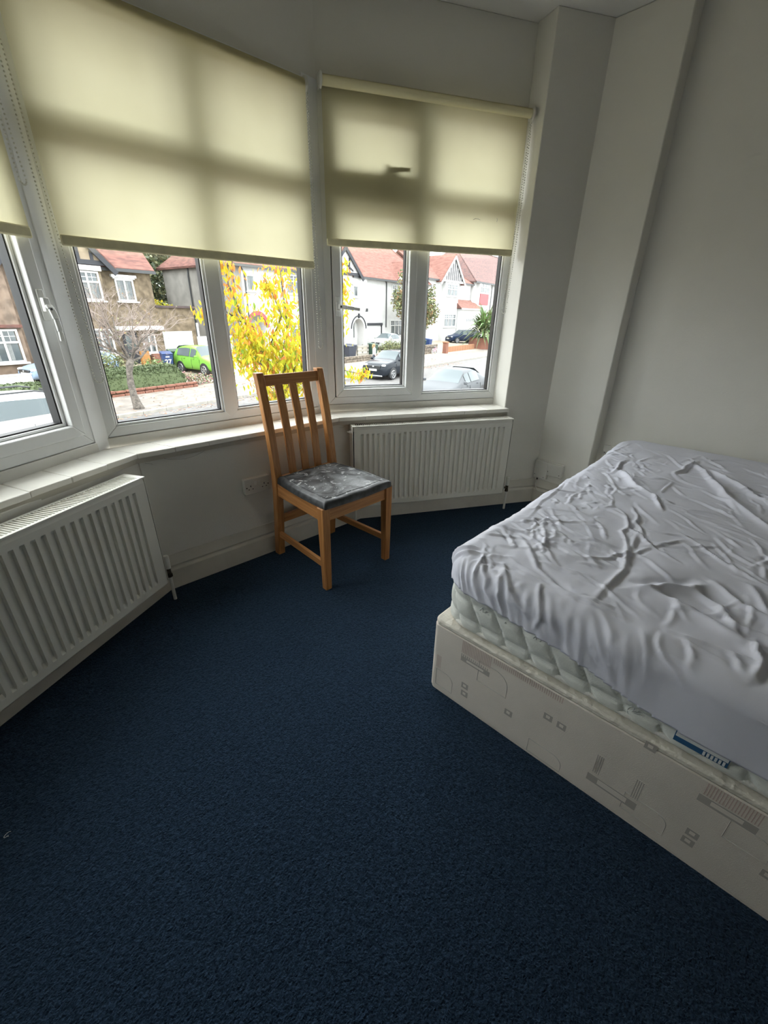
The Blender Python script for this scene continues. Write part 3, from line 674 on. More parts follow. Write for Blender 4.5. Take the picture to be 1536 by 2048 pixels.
# fitted sheet: dense cloth surface with real creases
def make_sheet():
    rng = np.random.default_rng(11)
    U0, U1, V0, V1 = .006, BL+.004, -.012, BWD+.008       # v measured away from the window side
    Rc, re = .13, .060                                # plan corner radius and edge rounding
    hemmax = .19; du = .0052
    ext = Rc+.16
    us = np.concatenate([np.arange(U0-.17, U1+.06, du)]); vs = np.arange(V0-.15, V1+.10, du*1.08)
    A, Bv = np.meshgrid(us, vs, indexing='ij')
    ci, cj = np.clip(A, U0+Rc, U1-Rc), np.clip(Bv, V0+Rc, V1-Rc)
    ex, ey = A-ci, Bv-cj
    # square-to-disc in the corners so that the hem is an even distance
    ax, ay = np.abs(ex), np.abs(ey); dist = np.maximum(ax, ay); corner = (ax > 1e-9) & (ay > 1e-9)
    ang = np.where(corner, np.where(ax > ay, (PI/4)*ay/np.maximum(ax, 1e-9), PI/2-(PI/4)*ax/np.maximum(ay, 1e-9)), np.where(ax >= ay, 0, PI/2))
    dx, dy = np.cos(ang)*np.sign(ex), np.sin(ang)*np.sign(ey)
    # profile: flat, quarter round, vertical skirt
    flat = Rc-re; qa = np.clip((dist-flat)/re, 0, PI/2); down = np.maximum(dist-flat-re*PI/2, 0)
    hor = np.minimum(dist, flat)+re*np.sin(qa); drop = re*(1-np.cos(qa))+down*.97
    X = ci+dx*hor; Y = cj+dy*hor
    top = np.full_like(X, .250)                       # above the mattress underside
    top += .042*np.clip((X-1.2)/.7, 0, 1)**1.5         # rises a little towards the head
    top -= .012*np.exp(-((X-.95)**2/.25+(Y-.70)**2/.16))
    Z = top-drop
    # ---- creases
    Hh = np.zeros_like(X)
    def vn(scale, seed):
        g = np.random.default_rng(seed).random((90, 90)); x = (A+1)/scale % 88; y = (Bv+1)/scale % 88
        i, j = x.astype(int), y.astype(int); f, h = x-i, y-j; f = f*f*(3-2*f); h = h*h*(3-2*h)
        return g[i, j]*(1-f)*(1-h)+g[i+1, j]*f*(1-h)+g[i, j+1]*(1-f)*h+g[i+1, j+1]*f*h
    def crease(pts, h, w, sharp=True):
        pts = [np.array(p, float) for p in pts]; best = np.full(X.shape, 9.); tt = np.zeros(X.shape); n = len(pts)-1
        lo = np.min(pts, 0)-6*w; hi = np.max(pts, 0)+6*w
        i0, i1 = np.searchsorted(us, lo[0]), np.searchsorted(us, hi[0]); j0, j1 = np.searchsorted(vs, lo[1]), np.searchsorted(vs, hi[1])
        if i1 <= i0+1 or j1 <= j0+1: return
        a, b = A[i0:i1, j0:j1], Bv[i0:i1, j0:j1]; bd = np.full(a.shape, 9.); bt = np.zeros(a.shape); sg = np.zeros(a.shape)
        for k in range(n):
            p, qd = pts[k], pts[k+1]-pts[k]; L2 = qd@qd+1e-12; t = np.clip(((a-p[0])*qd[0]+(b-p[1])*qd[1])/L2, 0, 1)
            ddx, ddy = a-p[0]-t*qd[0], b-p[1]-t*qd[1]; dd = np.hypot(ddx, ddy); m = dd < bd
            bd = np.where(m, dd, bd); bt = np.where(m, (k+t)/n, bt); sg = np.where(m, np.sign(ddx*qd[1]-ddy*qd[0]), sg)
        fade = np.sin(PI*np.clip(bt*.92+.04, 0, 1))**.6
        if sharp: r = np.exp(-(bd/w)**1.3)-.45*np.exp(-((bd-2.1*w)/(1.1*w))**2)*(sg > 0)
        else: r = np.exp(-(bd/w)**2)
        Hh[i0:i1, j0:j1] += h*fade*r
    def wob(p, q, n=6, amp=.06):
        p, q = np.array(p, float), np.array(q, float); d = q-p; nn = np.array([-d[1], d[0]]); out = []
        o = 0
        for k in range(n+1):
            o += rng.normal()*amp/2.2; out.append(p+d*k/n+nn*o*math.sin(PI*k/n))
        return out
    # the big folds seen on the bed (u from foot, v from window side)
    key = [((1.80, .07), (.42, .085), .006, .006), ((1.62, .40), (1.02, .76), .024, .018), ((1.66, .41), (1.42, .36), .016, .012), ((1.68, .42), (1.75, .60), .012, .012), ((1.60, .45), (1.25, .80), .018, .018),
           ((1.47, .13), (1.22, .13), .014, .010), ((1.28, .13), (1.02, .42), .020, .017), ((1.30, .15), (1.12, .26), .018, .016), ((1.05, .36), (.92, .42), .014, .010),
           ((.80, .29), (.50, .56), .010, .008), ((.86, .33), (.60, .43), .010, .008), ((.72, .37), (.34, .47), .009, .008), ((.62, .41), (.10, .44), .010, .010), ((.55, .47), (.30, .34), .007, .008),
           ((.24, .50), (.40, .64), .020, .020), ((.26, .52), (.17, .80), .018, .020), ((.36, .62), (.20, .74), .016, .018), ((.44, .66), (.30, .84), .016, .018), ((.22, .77), (.06, .78), .016, .012), ((.24, .70), (.22, .98), .016, .014), ((.50, .74), (.26, .86), .014, .014), ((.74, .52), (.56, .72), .009, .008), ((.66, .60), (.50, .80), .009, .008), ((.52, .80), (.10, .86), .014, .014),
           ((.09, .10), (-.06, .20), .012, .010), ((.09, .10), (-.05, .14), .010, .008), ((.06, .19), (-.08, .24), .010, .009), ((.10, .17), (-.04, .31), .009, .009), ((.08, .30), (-.08, .33), .008, .008), ((.09, .08), (.02, -.04), .010, .009), ((.12, .06), (.06, -.06), .010, .009),
           ((.30, .12), (.07, .40), .008, .009), ((.40, .16), (.20, .30), .007, .008), ((.46, .10), (.30, .17), .007, .007), ((1.05, .80), (.60, .95), .016, .018), ((1.2, .9), (.8, 1.1), .016, .02), ((1.45, .60), (1.20, .95), .018, .02), ((1.5, .85), (1.05, .98), .014, .016)]
    for p, q, h, w in key: crease(wob(p, q, 7, .07), h*.85, w*.72)
    # many small tight creases, mostly fanning across the bed from the window side
    for _ in range(250):
        c = np.array([rng.uniform(.0, 1.75), rng.uniform(.02, 1.0)]); th = rng.normal(-.9, .75); L_ = rng.uniform(.05, .24); d = np.array([math.cos(th), math.sin(th)])*L_/2
        crease(wob(c-d, c+d, 4, .09), rng.uniform(.002, .006), rng.uniform(.0042, .007))
    for _ in range(120):   # crumple close to the window edge and foot corner
        c = np.array([rng.uniform(.0, 1.5), rng.uniform(.02, .30)]); th = rng.uniform(0, PI); L_ = rng.uniform(.02, .09); d = np.array([math.cos(th), math.sin(th)])*L_/2
        crease(wob(c-d, c+d, 4, .25), rng.uniform(.002, .005), rng.uniform(.0038, .006))
    for _ in range(34):    # taut pulls at the hem by the foot corner
        a0 = rng.uniform(.0, .55); crease(wob((.03, a0), (-.12, a0+rng.uniform(.02, .10)), 3, .05), rng.uniform(.002, .006)*(1-a0*1.1), .007)
    Hh += (vn(.11, 1)-.5)*.010+(vn(.05, 2)-.5)*.005*np.clip(1.1-Bv, .2, 1)
    Hh *= np.where(X > 1.60, np.clip((1.93-X)/.33, .15, 1), 1)
    # the seam line along the edge of the top panel
    # displace along the local normal of the smooth shape
    cq, sq = np.cos(qa), np.sin(qa)
    X = X+dx*sq*Hh; Y = Y+dy*sq*Hh; Z = Z+cq*Hh
    # hem: higher at the foot corner, sagging along the foot
    hem = .045+.080*np.clip((Bv-.20)/.42, 0, 1)+.018*np.clip((Bv-.62)/.3, 0, 1)+.006*np.sin(Bv*11)
    hem = np.where(ax < ay, np.where(Bv < .5, .048, .13), hem)
    keep = (dist-flat-re*PI/2 <= hem) & (A < U1+.055)
    nI, nJ = X.shape; idx = -np.ones(X.shape, int); idx[keep] = np.arange(keep.sum())
    verts = np.stack([X[keep], -Y[keep], Z[keep]], 1)
    a, b, c, d = idx[:-1, :-1], idx[1:, :-1], idx[1:, 1:], idx[:-1, 1:]; ok = (a >= 0) & (b >= 0) & (c >= 0) & (d >= 0)
    faces = np.stack([a[ok], d[ok], c[ok], b[ok]], 1)
    me = bpy.data.meshes.new('fitted_sheet'); me.from_pydata(verts.tolist(), [], faces.tolist()); me.update(); me.materials.append(M['sheet_cotton'])
    me.polygons.foreach_set('use_smooth', [True]*len(me.polygons))
    o = bpy.data.objects.new('fitted_sheet', me); C.objects.link(o); o.location = (BED[0], BED[1], .3135); o.rotation_euler = (0, 0, BROT)
    so_ = o.modifiers.new('cloth_thickness', 'SOLIDIFY'); so_.thickness = .0012; so_.offset = -1
    tag(o, 'crumpled white fitted sheet stretched over the mattress top', 'bed sheet')
make_sheet()
# ================================================================== THE STREET OUTSIDE
SPH = math.radians(12); SU = np.array([math.cos(SPH), math.sin(SPH)]); SV = np.array([-math.sin(SPH), math.cos(SPH)])
ROADZ, PAVEZ = -2.31, -2.20
def SP(u, v): p = SU*u+SV*v; return (float(p[0]), float(p[1]))
def gz(v): return ROADZ if 7.5 < v < 16.6 else PAVEZ if v <= 20.3 else PAVEZ+(v-20.3)*.065
def sthing(name, u, v, label, cat, group=None, z=None, rot=0):
    p = SP(u, v); return empty(name, (p[0], p[1], gz(v) if z is None else z), SPH+rot, label, cat, group)
rnd = random.Random(21)

mat('asphalt', (.135, .130, .125, 1), .9, noise=.25, nscale=3, bump=.4, bscale=60, spec=.2)
mat('pavement_mat', (.185, .165, .145, 1), .9, noise=.3, nscale=2.2, bump=.3, bscale=40, spec=.2)
mat('kerb_mat', (.25, .235, .205, 1), .85, noise=.2, nscale=4)
mat('drive_mat', (.30, .25, .19, 1), .9, noise=.3, nscale=1.4, bump=.4, bscale=30)
mat('earth', (.11, .085, .055, 1), .95, noise=.4, nscale=3)
mat('pebbledash', (.165, .130, .090, 1), .95, noise=.5, nscale=3.2, bump=.6, bscale=70, spec=.1, detail=6)
mat('pebbledash_pink', (.185, .138, .105, 1), .95, noise=.42, nscale=3.2, bump=.6, bscale=70, spec=.1, detail=6)
mat('render_white', (.50, .50, .49, 1), .9, noise=.10, nscale=1.6, bump=.25, bscale=40, spec=.2)
mat('render_grey', (.235, .225, .205, 1), .95, noise=.25, nscale=1.3, bump=.4, bscale=40, spec=.1)
mat('paint_white_ext', (.50, .50, .49, 1), .6, noise=.05, nscale=4)
mat('timber_black', (.018, .019, .024, 1), .7)
mat('timber_buff', (.24, .19, .13, 1), .9, noise=.15, nscale=5)
mat('brick_red', (.205, .085, .055, 1), .9, noise=.45, nscale=16, bump=.5, bscale=30)
mat('brick_orange', (.28, .135, .07, 1), .9, noise=.35, nscale=12, bump=.5, bscale=30)
mat('stone_wall', (.165, .135, .105, 1), .95, noise=.5, nscale=5, bump=.8, bscale=9)
mat('far_pane', (.075, .09, .095, 1), .12, noise=.45, nscale=1.7, spec=.6)
mat('net_curtain', (.20, .21, .205, 1), .8, noise=.25, nscale=8)
mat('door_red', (.20, .030, .028, 1), .5)
mat('panel_red', (.26, .045, .050, 1), .6, noise=.15, nscale=9)
mat('door_orange', (.32, .15, .04, 1), .6, noise=.2, nscale=5)
mat('downpipe', (.03, .032, .034, 1), .5)
mat('bark', (.145, .125, .105, 1), .95, noise=.6, nscale=9, bump=1.0, bscale=25)
mat('twig', (.175, .14, .12, 1), .95)
mat('leaf_dark', (.030, .045, .018, 1), .7, noise=.4, nscale=2)
mat('leaf_mid', (.055, .075, .028, 1), .7); mat('leaf_olive', (.105, .105, .045, 1), .7); mat('leaf_hedge', (.062, .085, .030, 1), .7); mat('leaf_hedge2', (.040, .060, .022, 1), .7)
mat('leaf_bright', (.10, .19, .055, 1), .6); mat('leaf_pale', (.16, .175, .07, 1), .7)
mat('leaf_rust', (.20, .115, .05, 1), .7); mat('leaf_fallen', (.30, .165, .10, 1), .8)
mat('rubber', (.012, .012, .013, 1), .7); mat('alloy', (.40, .41, .42, 1), .3, metal=.8); mat('car_glass', (.07, .085, .09, 1), .12, spec=.2); mat('car_trim', (.016, .017, .019, 1), .45)
mat('lamp_clear', (.52, .54, .55, 1), .1, spec=.8); mat('plate_white', (.50, .50, .49, 1), .5)
mat('bin_blue', (.010, .030, .105, 1), .5); mat('bin_green', (.014, .040, .026, 1), .5); mat('bin_black', (.018, .022, .035, 1), .55)
mat('white_print', (.55, .55, .55, 1), .6)
def leaf_trans(name, c):
    m = bpy.data.materials.new(name); m.use_nodes = True; N, L = m.node_tree.nodes, m.node_tree.links; out = N['Material Output']; N.remove(N['Principled BSDF'])
    d = N.new('ShaderNodeBsdfDiffuse'); t = N.new('ShaderNodeBsdfTranslucent'); mx = N.new('ShaderNodeMixShader'); mx.inputs[0].default_value = .45
    d.inputs[0].default_value = c; t.inputs[0].default_value = tuple(min(1, x*1.15) for x in c[:3])+(1,)
    L.new(d.outputs[0], mx.inputs[1]); L.new(t.outputs[0], mx.inputs[2]); L.new(mx.outputs[0], out.inputs[0]); M[name] = m; return m
YL = [leaf_trans('leaf_yellow', (.42, .325, .028, 1)), leaf_trans('leaf_lime', (.30, .31, .025, 1)), leaf_trans('leaf_amber', (.42, .21, .030, 1)), leaf_trans('leaf_orange', (.38, .15, .05, 1)), leaf_trans('leaf_green', (.15, .23, .035, 1))]

def roof_mat(name, c1, c2, pitch=.19):
    m = mat(name, c1, .9, spec=.15); N, L = m.node_tree.nodes, m.node_tree.links; p = N['Principled BSDF']; tcn = N.new('ShaderNodeTexCoord')
    no = N.new('ShaderNodeTexNoise'); no.inputs['Scale'].default_value = 2.2; no.inputs['Detail'].default_value = 6; mp = N.new('ShaderNodeMapping'); mp.inputs['Scale'].default_value = (1, 1, 4)
    L.new(tcn.outputs['Object'], mp.inputs[0]); L.new(mp.outputs[0], no.inputs['Vector']); ra = N.new('ShaderNodeValToRGB'); ra.color_ramp.elements[0].position = .36; ra.color_ramp.elements[1].position = .62; ra.color_ramp.elements[0].color = c2; ra.color_ramp.elements[1].color = c1
    L.new(no.outputs['Fac'], ra.inputs[0])
    wv = N.new('ShaderNodeTexWave'); wv.bands_direction = 'Z'; wv.wave_profile = 'SAW'; wv.inputs['Scale'].default_value = .314/pitch; wv.inputs['Distortion'].default_value = .6; wv.inputs['Detail'].default_value = 2; L.new(tcn.outputs['Object'], wv.inputs['Vector'])
    L.new(ra.outputs[0], p.inputs['Base Color'])
    bu = N.new('ShaderNodeBump'); bu.inputs['Strength'].default_value = 1.0; bu.inputs['Distance'].default_value = .08; L.new(wv.outputs['Fac'], bu.inputs['Height']); L.new(bu.outputs[0], p.inputs['Normal'])
roof_mat('tiles_red', (.195, .098, .080, 1), (.115, .062, .055, 1)); roof_mat('tiles_orange', (.205, .108, .088, 1), (.15, .075, .062, 1)); roof_mat('tiles_grey', (.115, .085, .085, 1), (.075, .062, .064, 1)); roof_mat('tiles_faded', (.175, .105, .095, 1), (.105, .078, .075, 1))

# ---- ground
def strip(name, v0, v1, z0, z1, m, label, cat, u0=-30, u1=120):
    o = empty(name, (0, 0, 0), SPH, label, cat, kind='structure'); mb = MB()
    mb.add([(u0, v0, z0), (u1, v0, z0), (u1, v1, z1), (u0, v1, z1), (u0, v0, z0-.4), (u1, v0, z0-.4), (u1, v1, z1-.4), (u0, v1, z1-.4)], [(0, 1, 2, 3), (4, 7, 6, 5), (0, 4, 5, 1), (1, 5, 6, 2), (2, 6, 7, 3), (3, 7, 4, 0)])
    mb.build('surface', M[m], o); return o
strip('road', 7.5, 16.6, ROADZ, ROADZ, 'asphalt', 'grey asphalt street between the parked cars', 'road')
strip('pavement', 16.76, 20.3, PAVEZ, PAVEZ, 'pavement_mat', 'pale pavement along the far side of the street', 'pavement')
strip('pavement', 1.2, 7.34, PAVEZ, PAVEZ, 'pavement_mat', 'pavement below the bay window', 'pavement')
strip('front_gardens', 20.3, 70, PAVEZ, gz(70), 'drive_mat', 'sandy drives and front gardens rising to the houses opposite', 'ground')
for nm, v0, lab in (('kerb', 16.6, 'row of pale kerb stones along the far pavement'), ('kerb', 7.34, 'row of kerb stones along the near pavement')):
    o = empty(nm, (0, 0, 0), SPH, lab, 'kerb', kind='structure'); mb = MB(); mb.box(0, .90, 0, .16, PAVEZ-.3, PAVEZ+.012); first = None
    for k in range(60 if v0 > 10 else 30):
        if first is None: first = mb.build('kerb_stone', M['kerb_mat'], o, bevel=.015); first.location = (-4, v0, 0)
        else: share(first, 'kerb_stone', o, (-4+.912*k, v0+rnd.uniform(-.006, .006), rnd.uniform(-.006, .006)))

# ---- fallen leaves along the gutter and the pavement
mb = MB(); mb2 = [0]
for k in range(1500):
    u = rnd.uniform(1, 34); r = rnd.random()
    v = 16.5-abs(rnd.gauss(0, .35)) if r < .6 else rnd.uniform(16.8, 20.2); z = gz(v)+.012; s = rnd.uniform(.03, .065); a = rnd.uniform(0, 6.28); t = rnd.uniform(-.02, .03); mb.cur = rnd.choice([0, 0, 1, 2])
    p = SP(u, v); c, sn = math.cos(a)*s, math.sin(a)*s
    mb.add([(p[0]-c, p[1]-sn, z), (p[0]+sn*.5, p[1]-c*.5, z+abs(t)), (p[0]+c, p[1]+sn, z+.004), (p[0]-sn*.5, p[1]+c*.5, z+abs(t)*.4)], [(0, 1, 2, 3)])
tag(mb.build('fallen_leaves', [M['leaf_fallen'], M['leaf_rust'], M['brick_orange']], fix=False), 'scattered brown autumn leaves along the gutter and pavement', 'leaves', kind='stuff')

# ---- foliage helper: leaf quads of mixed tone joined into one crown
def leaves(mb, pts, size, nm, rr):
    for p in pts:
        a = np.array([rr.gauss(0, 1), rr.gauss(0, 1), rr.gauss(0, .8)]); a /= np.linalg.norm(a)+1e-9
        b = np.cross(a, [rr.gauss(0, 1), rr.gauss(0, 1), rr.gauss(0, 1)]); b /= np.linalg.norm(b)+1e-9; s = size*rr.uniform(.6, 1.35); p = np.array(p); mb.cur = rr.randrange(nm)
        mb.add([p-a*s, p+b*s*.45, p+a*s, p-b*s*.45], [(0, 1, 2, 3)])
def blob_pts(c, r, n, rr, shell=.55):
    out = []
    for _ in range(n):
        d = np.array([rr.gauss(0, 1), rr.gauss(0, 1), rr.gauss(0, 1)]); d /= np.linalg.norm(d)+1e-9; k = shell+(1-shell)*rr.random()
        out.append((c[0]+d[0]*r[0]*k, c[1]+d[1]*r[1]*k, c[2]+d[2]*r[2]*k))
    return out
def make_tree(name, u, v, h, crown, mats, size, n, label, cat='tree', trunk=.16, group=None, base=None):
    root = sthing(name, u, v, label, cat, group); rr = random.Random(int(u*13+v*7))
    mb = MB(); mb.tube([(0, 0, -.05), (.05, 0, h*.3), (-.04, .05, h*.6), (0, 0, h*.9)], [trunk, trunk*.8, trunk*.5, trunk*.15], 8)
    for c, r in crown: mb.tube([(0, 0, h*.35), (c[0]*.6, c[1]*.6, (c[2]+h*.35)*.5), c], [trunk*.4, trunk*.25, trunk*.06], 6)
    mb.build('trunk', M['bark'], root, smooth=True)
    mb = MB(); tot = sum(r[0]*r[1]*r[2] for c, r in crown)
    for c, r in crown: leaves(mb, blob_pts(c, r, int(n*r[0]*r[1]*r[2]/tot), rr, .35), size, len(mats), rr)
    tag(mb.build('crown', mats, root, fix=False), kind='stuff'); return root

# ---- windows of the far houses: white frame with panes as its children
def hwin(root, x0, x1, z0, z1, y, cols=2, top=.0, sill=True, hood=False, curtain=True, fw=.09, depth=.10):
    w = MB(); ring(w, x0, x1, z0, z1, fw, y-.05, y+.08); xs = [x0+fw+(x1-x0-2*fw)*k/cols for k in range(cols+1)]
    for x in xs[1:-1]: w.box(x-.045, x+.045, y-.05, y+.08, z0+fw, z1-fw)
    zt = z1-fw-(z1-z0)*top
    if top: w.box(x0+fw, x1-fw, y-.052, y+.08, zt-.045, zt+.045)
    if sill: w.box(x0-.12, x1+.12, y-.14, y+.05, z0-.08, z0)
    if hood: w.box(x0-.18, x1+.18, y-.16, y+.05, z1+.06, z1+.20); w.box(x0-.1, x1+.1, y-.10, y+.05, z1-.01, z1+.07)
    f = w.build('window', M['paint_white_ext'], root, bevel=.01)
    for a, b in zip(xs, xs[1:]):
        for q0, q1, tl in ((z0+fw, zt-.045 if top else z1-fw, False), (zt+.045, z1-fw, True)):
            if tl and not top: continue
            p = MB(); p.box(a+.04, b-.04, y+.0, y+.02, q0, q1); p.build('pane', M['far_pane'] if (tl or not curtain) else M['far_pane'], f)
            if curtain and not tl:
                p = MB(); s = (b-a)*.34; n = 6
                for k in range(n): p.box(a+.05+s*k/n, a+.05+s*(k+.7)/n, y-.004, y+.002, q0+.02, q1)
                tag(p.build('curtain', M['net_curtain'], f), kind='stuff')
            if tl and (b-a) > .3:
                p = MB(); p.box((a+b)/2-.012, (a+b)/2+.012, y-.01, y+.01, q0, q1); p.box(a+.04, b-.04, y-.01, y+.01, (q0+q1)/2-.012, (q0+q1)/2+.012); p.build('glazing_bar', M['paint_white_ext'], f)
    return f
def carve(wall, pts, y0, y1):
    """cut an arched recess (x, z outline) into a wall"""
    mb = MB(); mb.face_xz(pts, y0, y1); c = mb.build('cutter', M['render_white'], wall.parent)
    b = wall.modifiers.new('recess', 'BOOLEAN'); b.operation = 'DIFFERENCE'; b.object = c; b.solver = 'EXACT'
    bpy.context.view_layer.update(); dg = bpy.context.evaluated_depsgraph_get(); me = bpy.data.meshes.new_from_object(wall.evaluated_get(dg))
    wall.modifiers.clear(); wall.data = me; bpy.data.objects.remove(c)
def gable_roof(root, x0, x1, y0, y1, ze, zr, m, hipL=0, hipR=0, over=.35, name='roof'):
    ym = (y0+y1)/2; mb = MB(); a, b = x0-over, x1+over; k = (zr-ze)/(ym-y0); zo = ze-over*k*.6
    L_, R_ = (x0+hipL if hipL else a, ym), (x1-hipR if hipR else b, ym); T = .14
    V = [(a, y0-over, zo), (b, y0-over, zo), (b, y1+over, zo), (a, y1+over, zo), (L_[0], ym, zr), (R_[0], ym, zr)]; V2 = [(x, y, z-T) for x, y, z in V]
    F = [(0, 1, 5, 4), (2, 3, 4, 5), (1, 2, 5), (3, 0, 4)]
    mb.add(V+V2, F+[tuple(i+6 for i in reversed(f)) for f in F]+[(0, 6, 7, 1), (1, 7, 8, 2), (2, 8, 9, 3), (3, 9, 6, 0)]); r = mb.build(name, M[m], root)
    mb = MB(); mb.box(a, b, y0-over-.10, y0-over+.02, zo-.20, zo-.04); mb.build('gutter', M['downpipe'], root)
    mb = MB(); mb.tube([(L_[0], ym, zr+.02), (R_[0], ym, zr+.02)], .09, 6)
    if hipL: mb.tube([(a, y0-over, zo), (L_[0], ym, zr)], .07, 6)
    if hipR: mb.tube([(b, y0-over, zo), (R_[0], ym, zr)], .07, 6)
    mb.build('ridge_tiles', M[m], root); return r
def gable(root, xc, hw, z0, h, y, wallm, timbers, board, black=True, roofm='tiles_red', back=4):
    """projecting triangular front gable with timbers and bargeboards, small roof running back"""
    mb = MB(); mb.face_xz([(xc-hw, z0), (xc+hw, z0), (xc, z0+h)], y, y+.25); mb.build('gable_wall', wallm, root)
    t = M['timber_black']
    for x in timbers:
        top = z0+h*(1-abs(x-xc)/hw)-.12
        if top-z0 > .25: mb = MB(); mb.box(x-.075, x+.075, y-.05, y+.02, z0+.05, top); mb.build('timber', t, root)
    mb = MB(); mb.box(xc-hw*.95, xc+hw*.95, y-.07, y+.03, z0-.02, z0+.20); mb.build('timber_beam', board if not black else t, root)
    for s in (-1, 1):
        e = .35; p, q = np.array((xc+s*(hw+e), y-.16, z0-e*h/hw)), np.array((xc, y-.16, z0+h)); mb = MB(); mb.bar(p, q+np.array([0, 0, .02]), .26, .08, side=(s*h, 0, hw)); mb.build('bargeboard', board, root)
        mb = MB(); up = np.array((0, 0, .16)); mb.add([p+up, q+up, q+up+(0, back, 0), p+up+(0, back, 0), p+up*1.9, q+up*1.9, q+up*1.9+(0, back, 0), p+up*1.9+(0, back, 0)], [(0, 1, 2, 3), (4, 7, 6, 5), (0, 4, 5, 1), (1, 5, 6, 2), (2, 6, 7, 3), (3, 7, 4, 0)]); mb.build('gable_roof', M[roofm], root)

FV = 28.0; FZ = gz(FV)
def house(name, u0, label): return empty(name, (*SP(u0, FV), FZ), SPH, label, 'house')
Zl = lambda z: z-FZ
# ---- brown pebbledash house opposite the middle window
h = house('house', 9.0, 'brown pebbledash house with a black timbered gable and flat roofed garage'); A = lambda u: u-9.0
mb = MB(); mb.box(A(8.9), A(15.4), 0, 8, -.6, Zl(3.45)); mb.build('wall', M['pebbledash'], h)
gable_roof(h, A(8.9), A(15.35), 0, 8, Zl(3.55), Zl(7.6), 'tiles_red', over=.25)
mb = MB(); mb.box(A(9.3), A(12.45), -.45, .02, -.4, Zl(3.25)); mb.build('bay', M['pebbledash'], h)
hwin(h, A(9.5), A(12.30), Zl(1.70), Zl(3.10), -.47, 5, top=.30); hwin(h, A(9.5), A(12.30), Zl(-1.05), Zl(.30), -.47, 5, top=.28)
mb = MB(); mb.box(A(9.4), A(12.45), -.62, -.4, Zl(3.12), Zl(3.36)); mb.build('bay_cornice', M['paint_white_ext'], h, bevel=.01)
gable(h, A(10.55), 2.3, Zl(3.42), 2.45, -.50, M['timber_buff'], [A(u) for u in (9.4, 10.1, 10.8, 11.5, 12.15)], M['timber_black'])
hwin(h, A(13.28), A(14.30), Zl(1.72), Zl(2.86), -.02, 2, hood=True)
mb = MB(); mb.box(A(12.6), A(15.35), -.55, .1, Zl(.18), Zl(.40)); mb.build('porch_canopy', M['paint_white_ext'], h, bevel=.02)
mb = MB(); mb.box(A(13.0), A(13.85), -.06, .05, Zl(-1.7), Zl(.1)); dr = mb.build('door', M['timber_black'], h); mb = MB(); mb.box(A(13.15), A(13.7), -.09, -.05, Zl(-.9), Zl(-.1)); mb.build('door_pane', M['far_pane'], dr)
hwin(h, A(14.15), A(14.95), Zl(-1.15), Zl(-.05), -.03, 2)
mb = MB(); mb.box(A(14.25), A(15.30), -.75, -.5, -.3, Zl(-1.15)); mb.build('porch_wall', M['brick_red'], h)
mb = MB(); mb.box(A(13.45), A(13.95), -.9, -.7, -.3, Zl(-.95)); mb.build('porch_gate', M['door_orange'], h)
mb = MB(); mb.box(A(15.4), A(17.85), .02, 6, -.6, Zl(1.42)); mb.build('garage_wall', M['pebbledash'], h)
mb = MB(); mb.box(A(15.35), A(17.95), -.12, 6.1, Zl(1.42), Zl(1.55)); mb.build('garage_roof', M['tiles_grey'], h)
gd = MB(); gd.box(A(15.50), A(17.50), -.03, .04, -.25, Zl(.06)); gdo = gd.build('garage_door', M['paint_white_ext'], h)
for k in range(1, 5): mb = MB(); mb.box(A(15.5)+.4*k-.012, A(15.5)+.4*k+.012, -.036, -.028, -.2, Zl(.02)); mb.build('door_groove', M['paint_white_ext'], gdo)
mb = MB(); mb.tube([(A(17.95), -.06, -.2), (A(17.95), -.06, Zl(.55))], .07, 8); mb.build('white_pipe', M['paint_white_ext'], h)
# ---- the other half of the pair, seen through the left window
h = house('house', 3.0, 'pinkish pebbledash house with a low white window and tiled ledge'); A = lambda u: u-3.0
mb = MB(); mb.box(A(-8), A(8.9), 0.02, 8, -.6, Zl(3.45)); mb.build('wall', M['pebbledash_pink'], h)
mb = MB(); mb.box(A(4.2), A(8.15), -.40, .05, -.6, Zl(3.2)); mb.build('bay', M['pebbledash_pink'], h)
gable_roof(h, A(-8), A(8.88), 0, 8, Zl(3.55), Zl(7.6), 'tiles_red', over=.2)
hwin(h, A(5.0), A(7.95), Zl(-1.18), Zl(.34), -.43, 5, top=.33); hwin(h, A(4.6), A(7.3), Zl(1.72), Zl(2.9), -.43, 4, top=.3)
mb = MB(); mb.box(A(4.6), A(8.2), -.60, -.38, Zl(.40), Zl(.54)); mb.build('tiled_ledge', M['tiles_red'], h)

# ---- pale grey and white house behind the yellow tree
h = house('house', 21.5, 'white rendered house with a red arched porch behind the yellow tree'); A = lambda u: u-21.5
mb = MB(); mb.box(A(21.5), A(31.6), 0, 9, -.6, Zl(4.35)); wall = mb.build('wall', M['render_white'], h)
carve(wall, [(A(23.1)+.8*math.cos(PI*k/14), Zl(.2)+.86*math.sin(PI*k/14)) for k in range(15)]+[(A(22.3), .02), (A(23.9), .02)], -.5, 1.1)
mb = MB(); mb.box(A(21.44), A(21.52), .05, 9, -.6, Zl(4.33)); mb.box(A(21.44), A(22.05), -.02, .3, -.6, Zl(4.33)); mb.build('side_wall', M['render_grey'], h)
gable_roof(h, A(21.5), A(31.6), 0, 9, Zl(4.5), Zl(8.3), 'tiles_red', hipL=3.6)
hwin(h, A(22.4), A(23.15), Zl(2.65), Zl(3.70), -.03, 1, hood=True); hwin(h, A(26.2), A(28.6), Zl(2.62), Zl(3.98), -.03, 3, top=.28); hwin(h, A(26.2), A(29.6), Zl(-.9), Zl(.6), -.03, 4, top=.28)
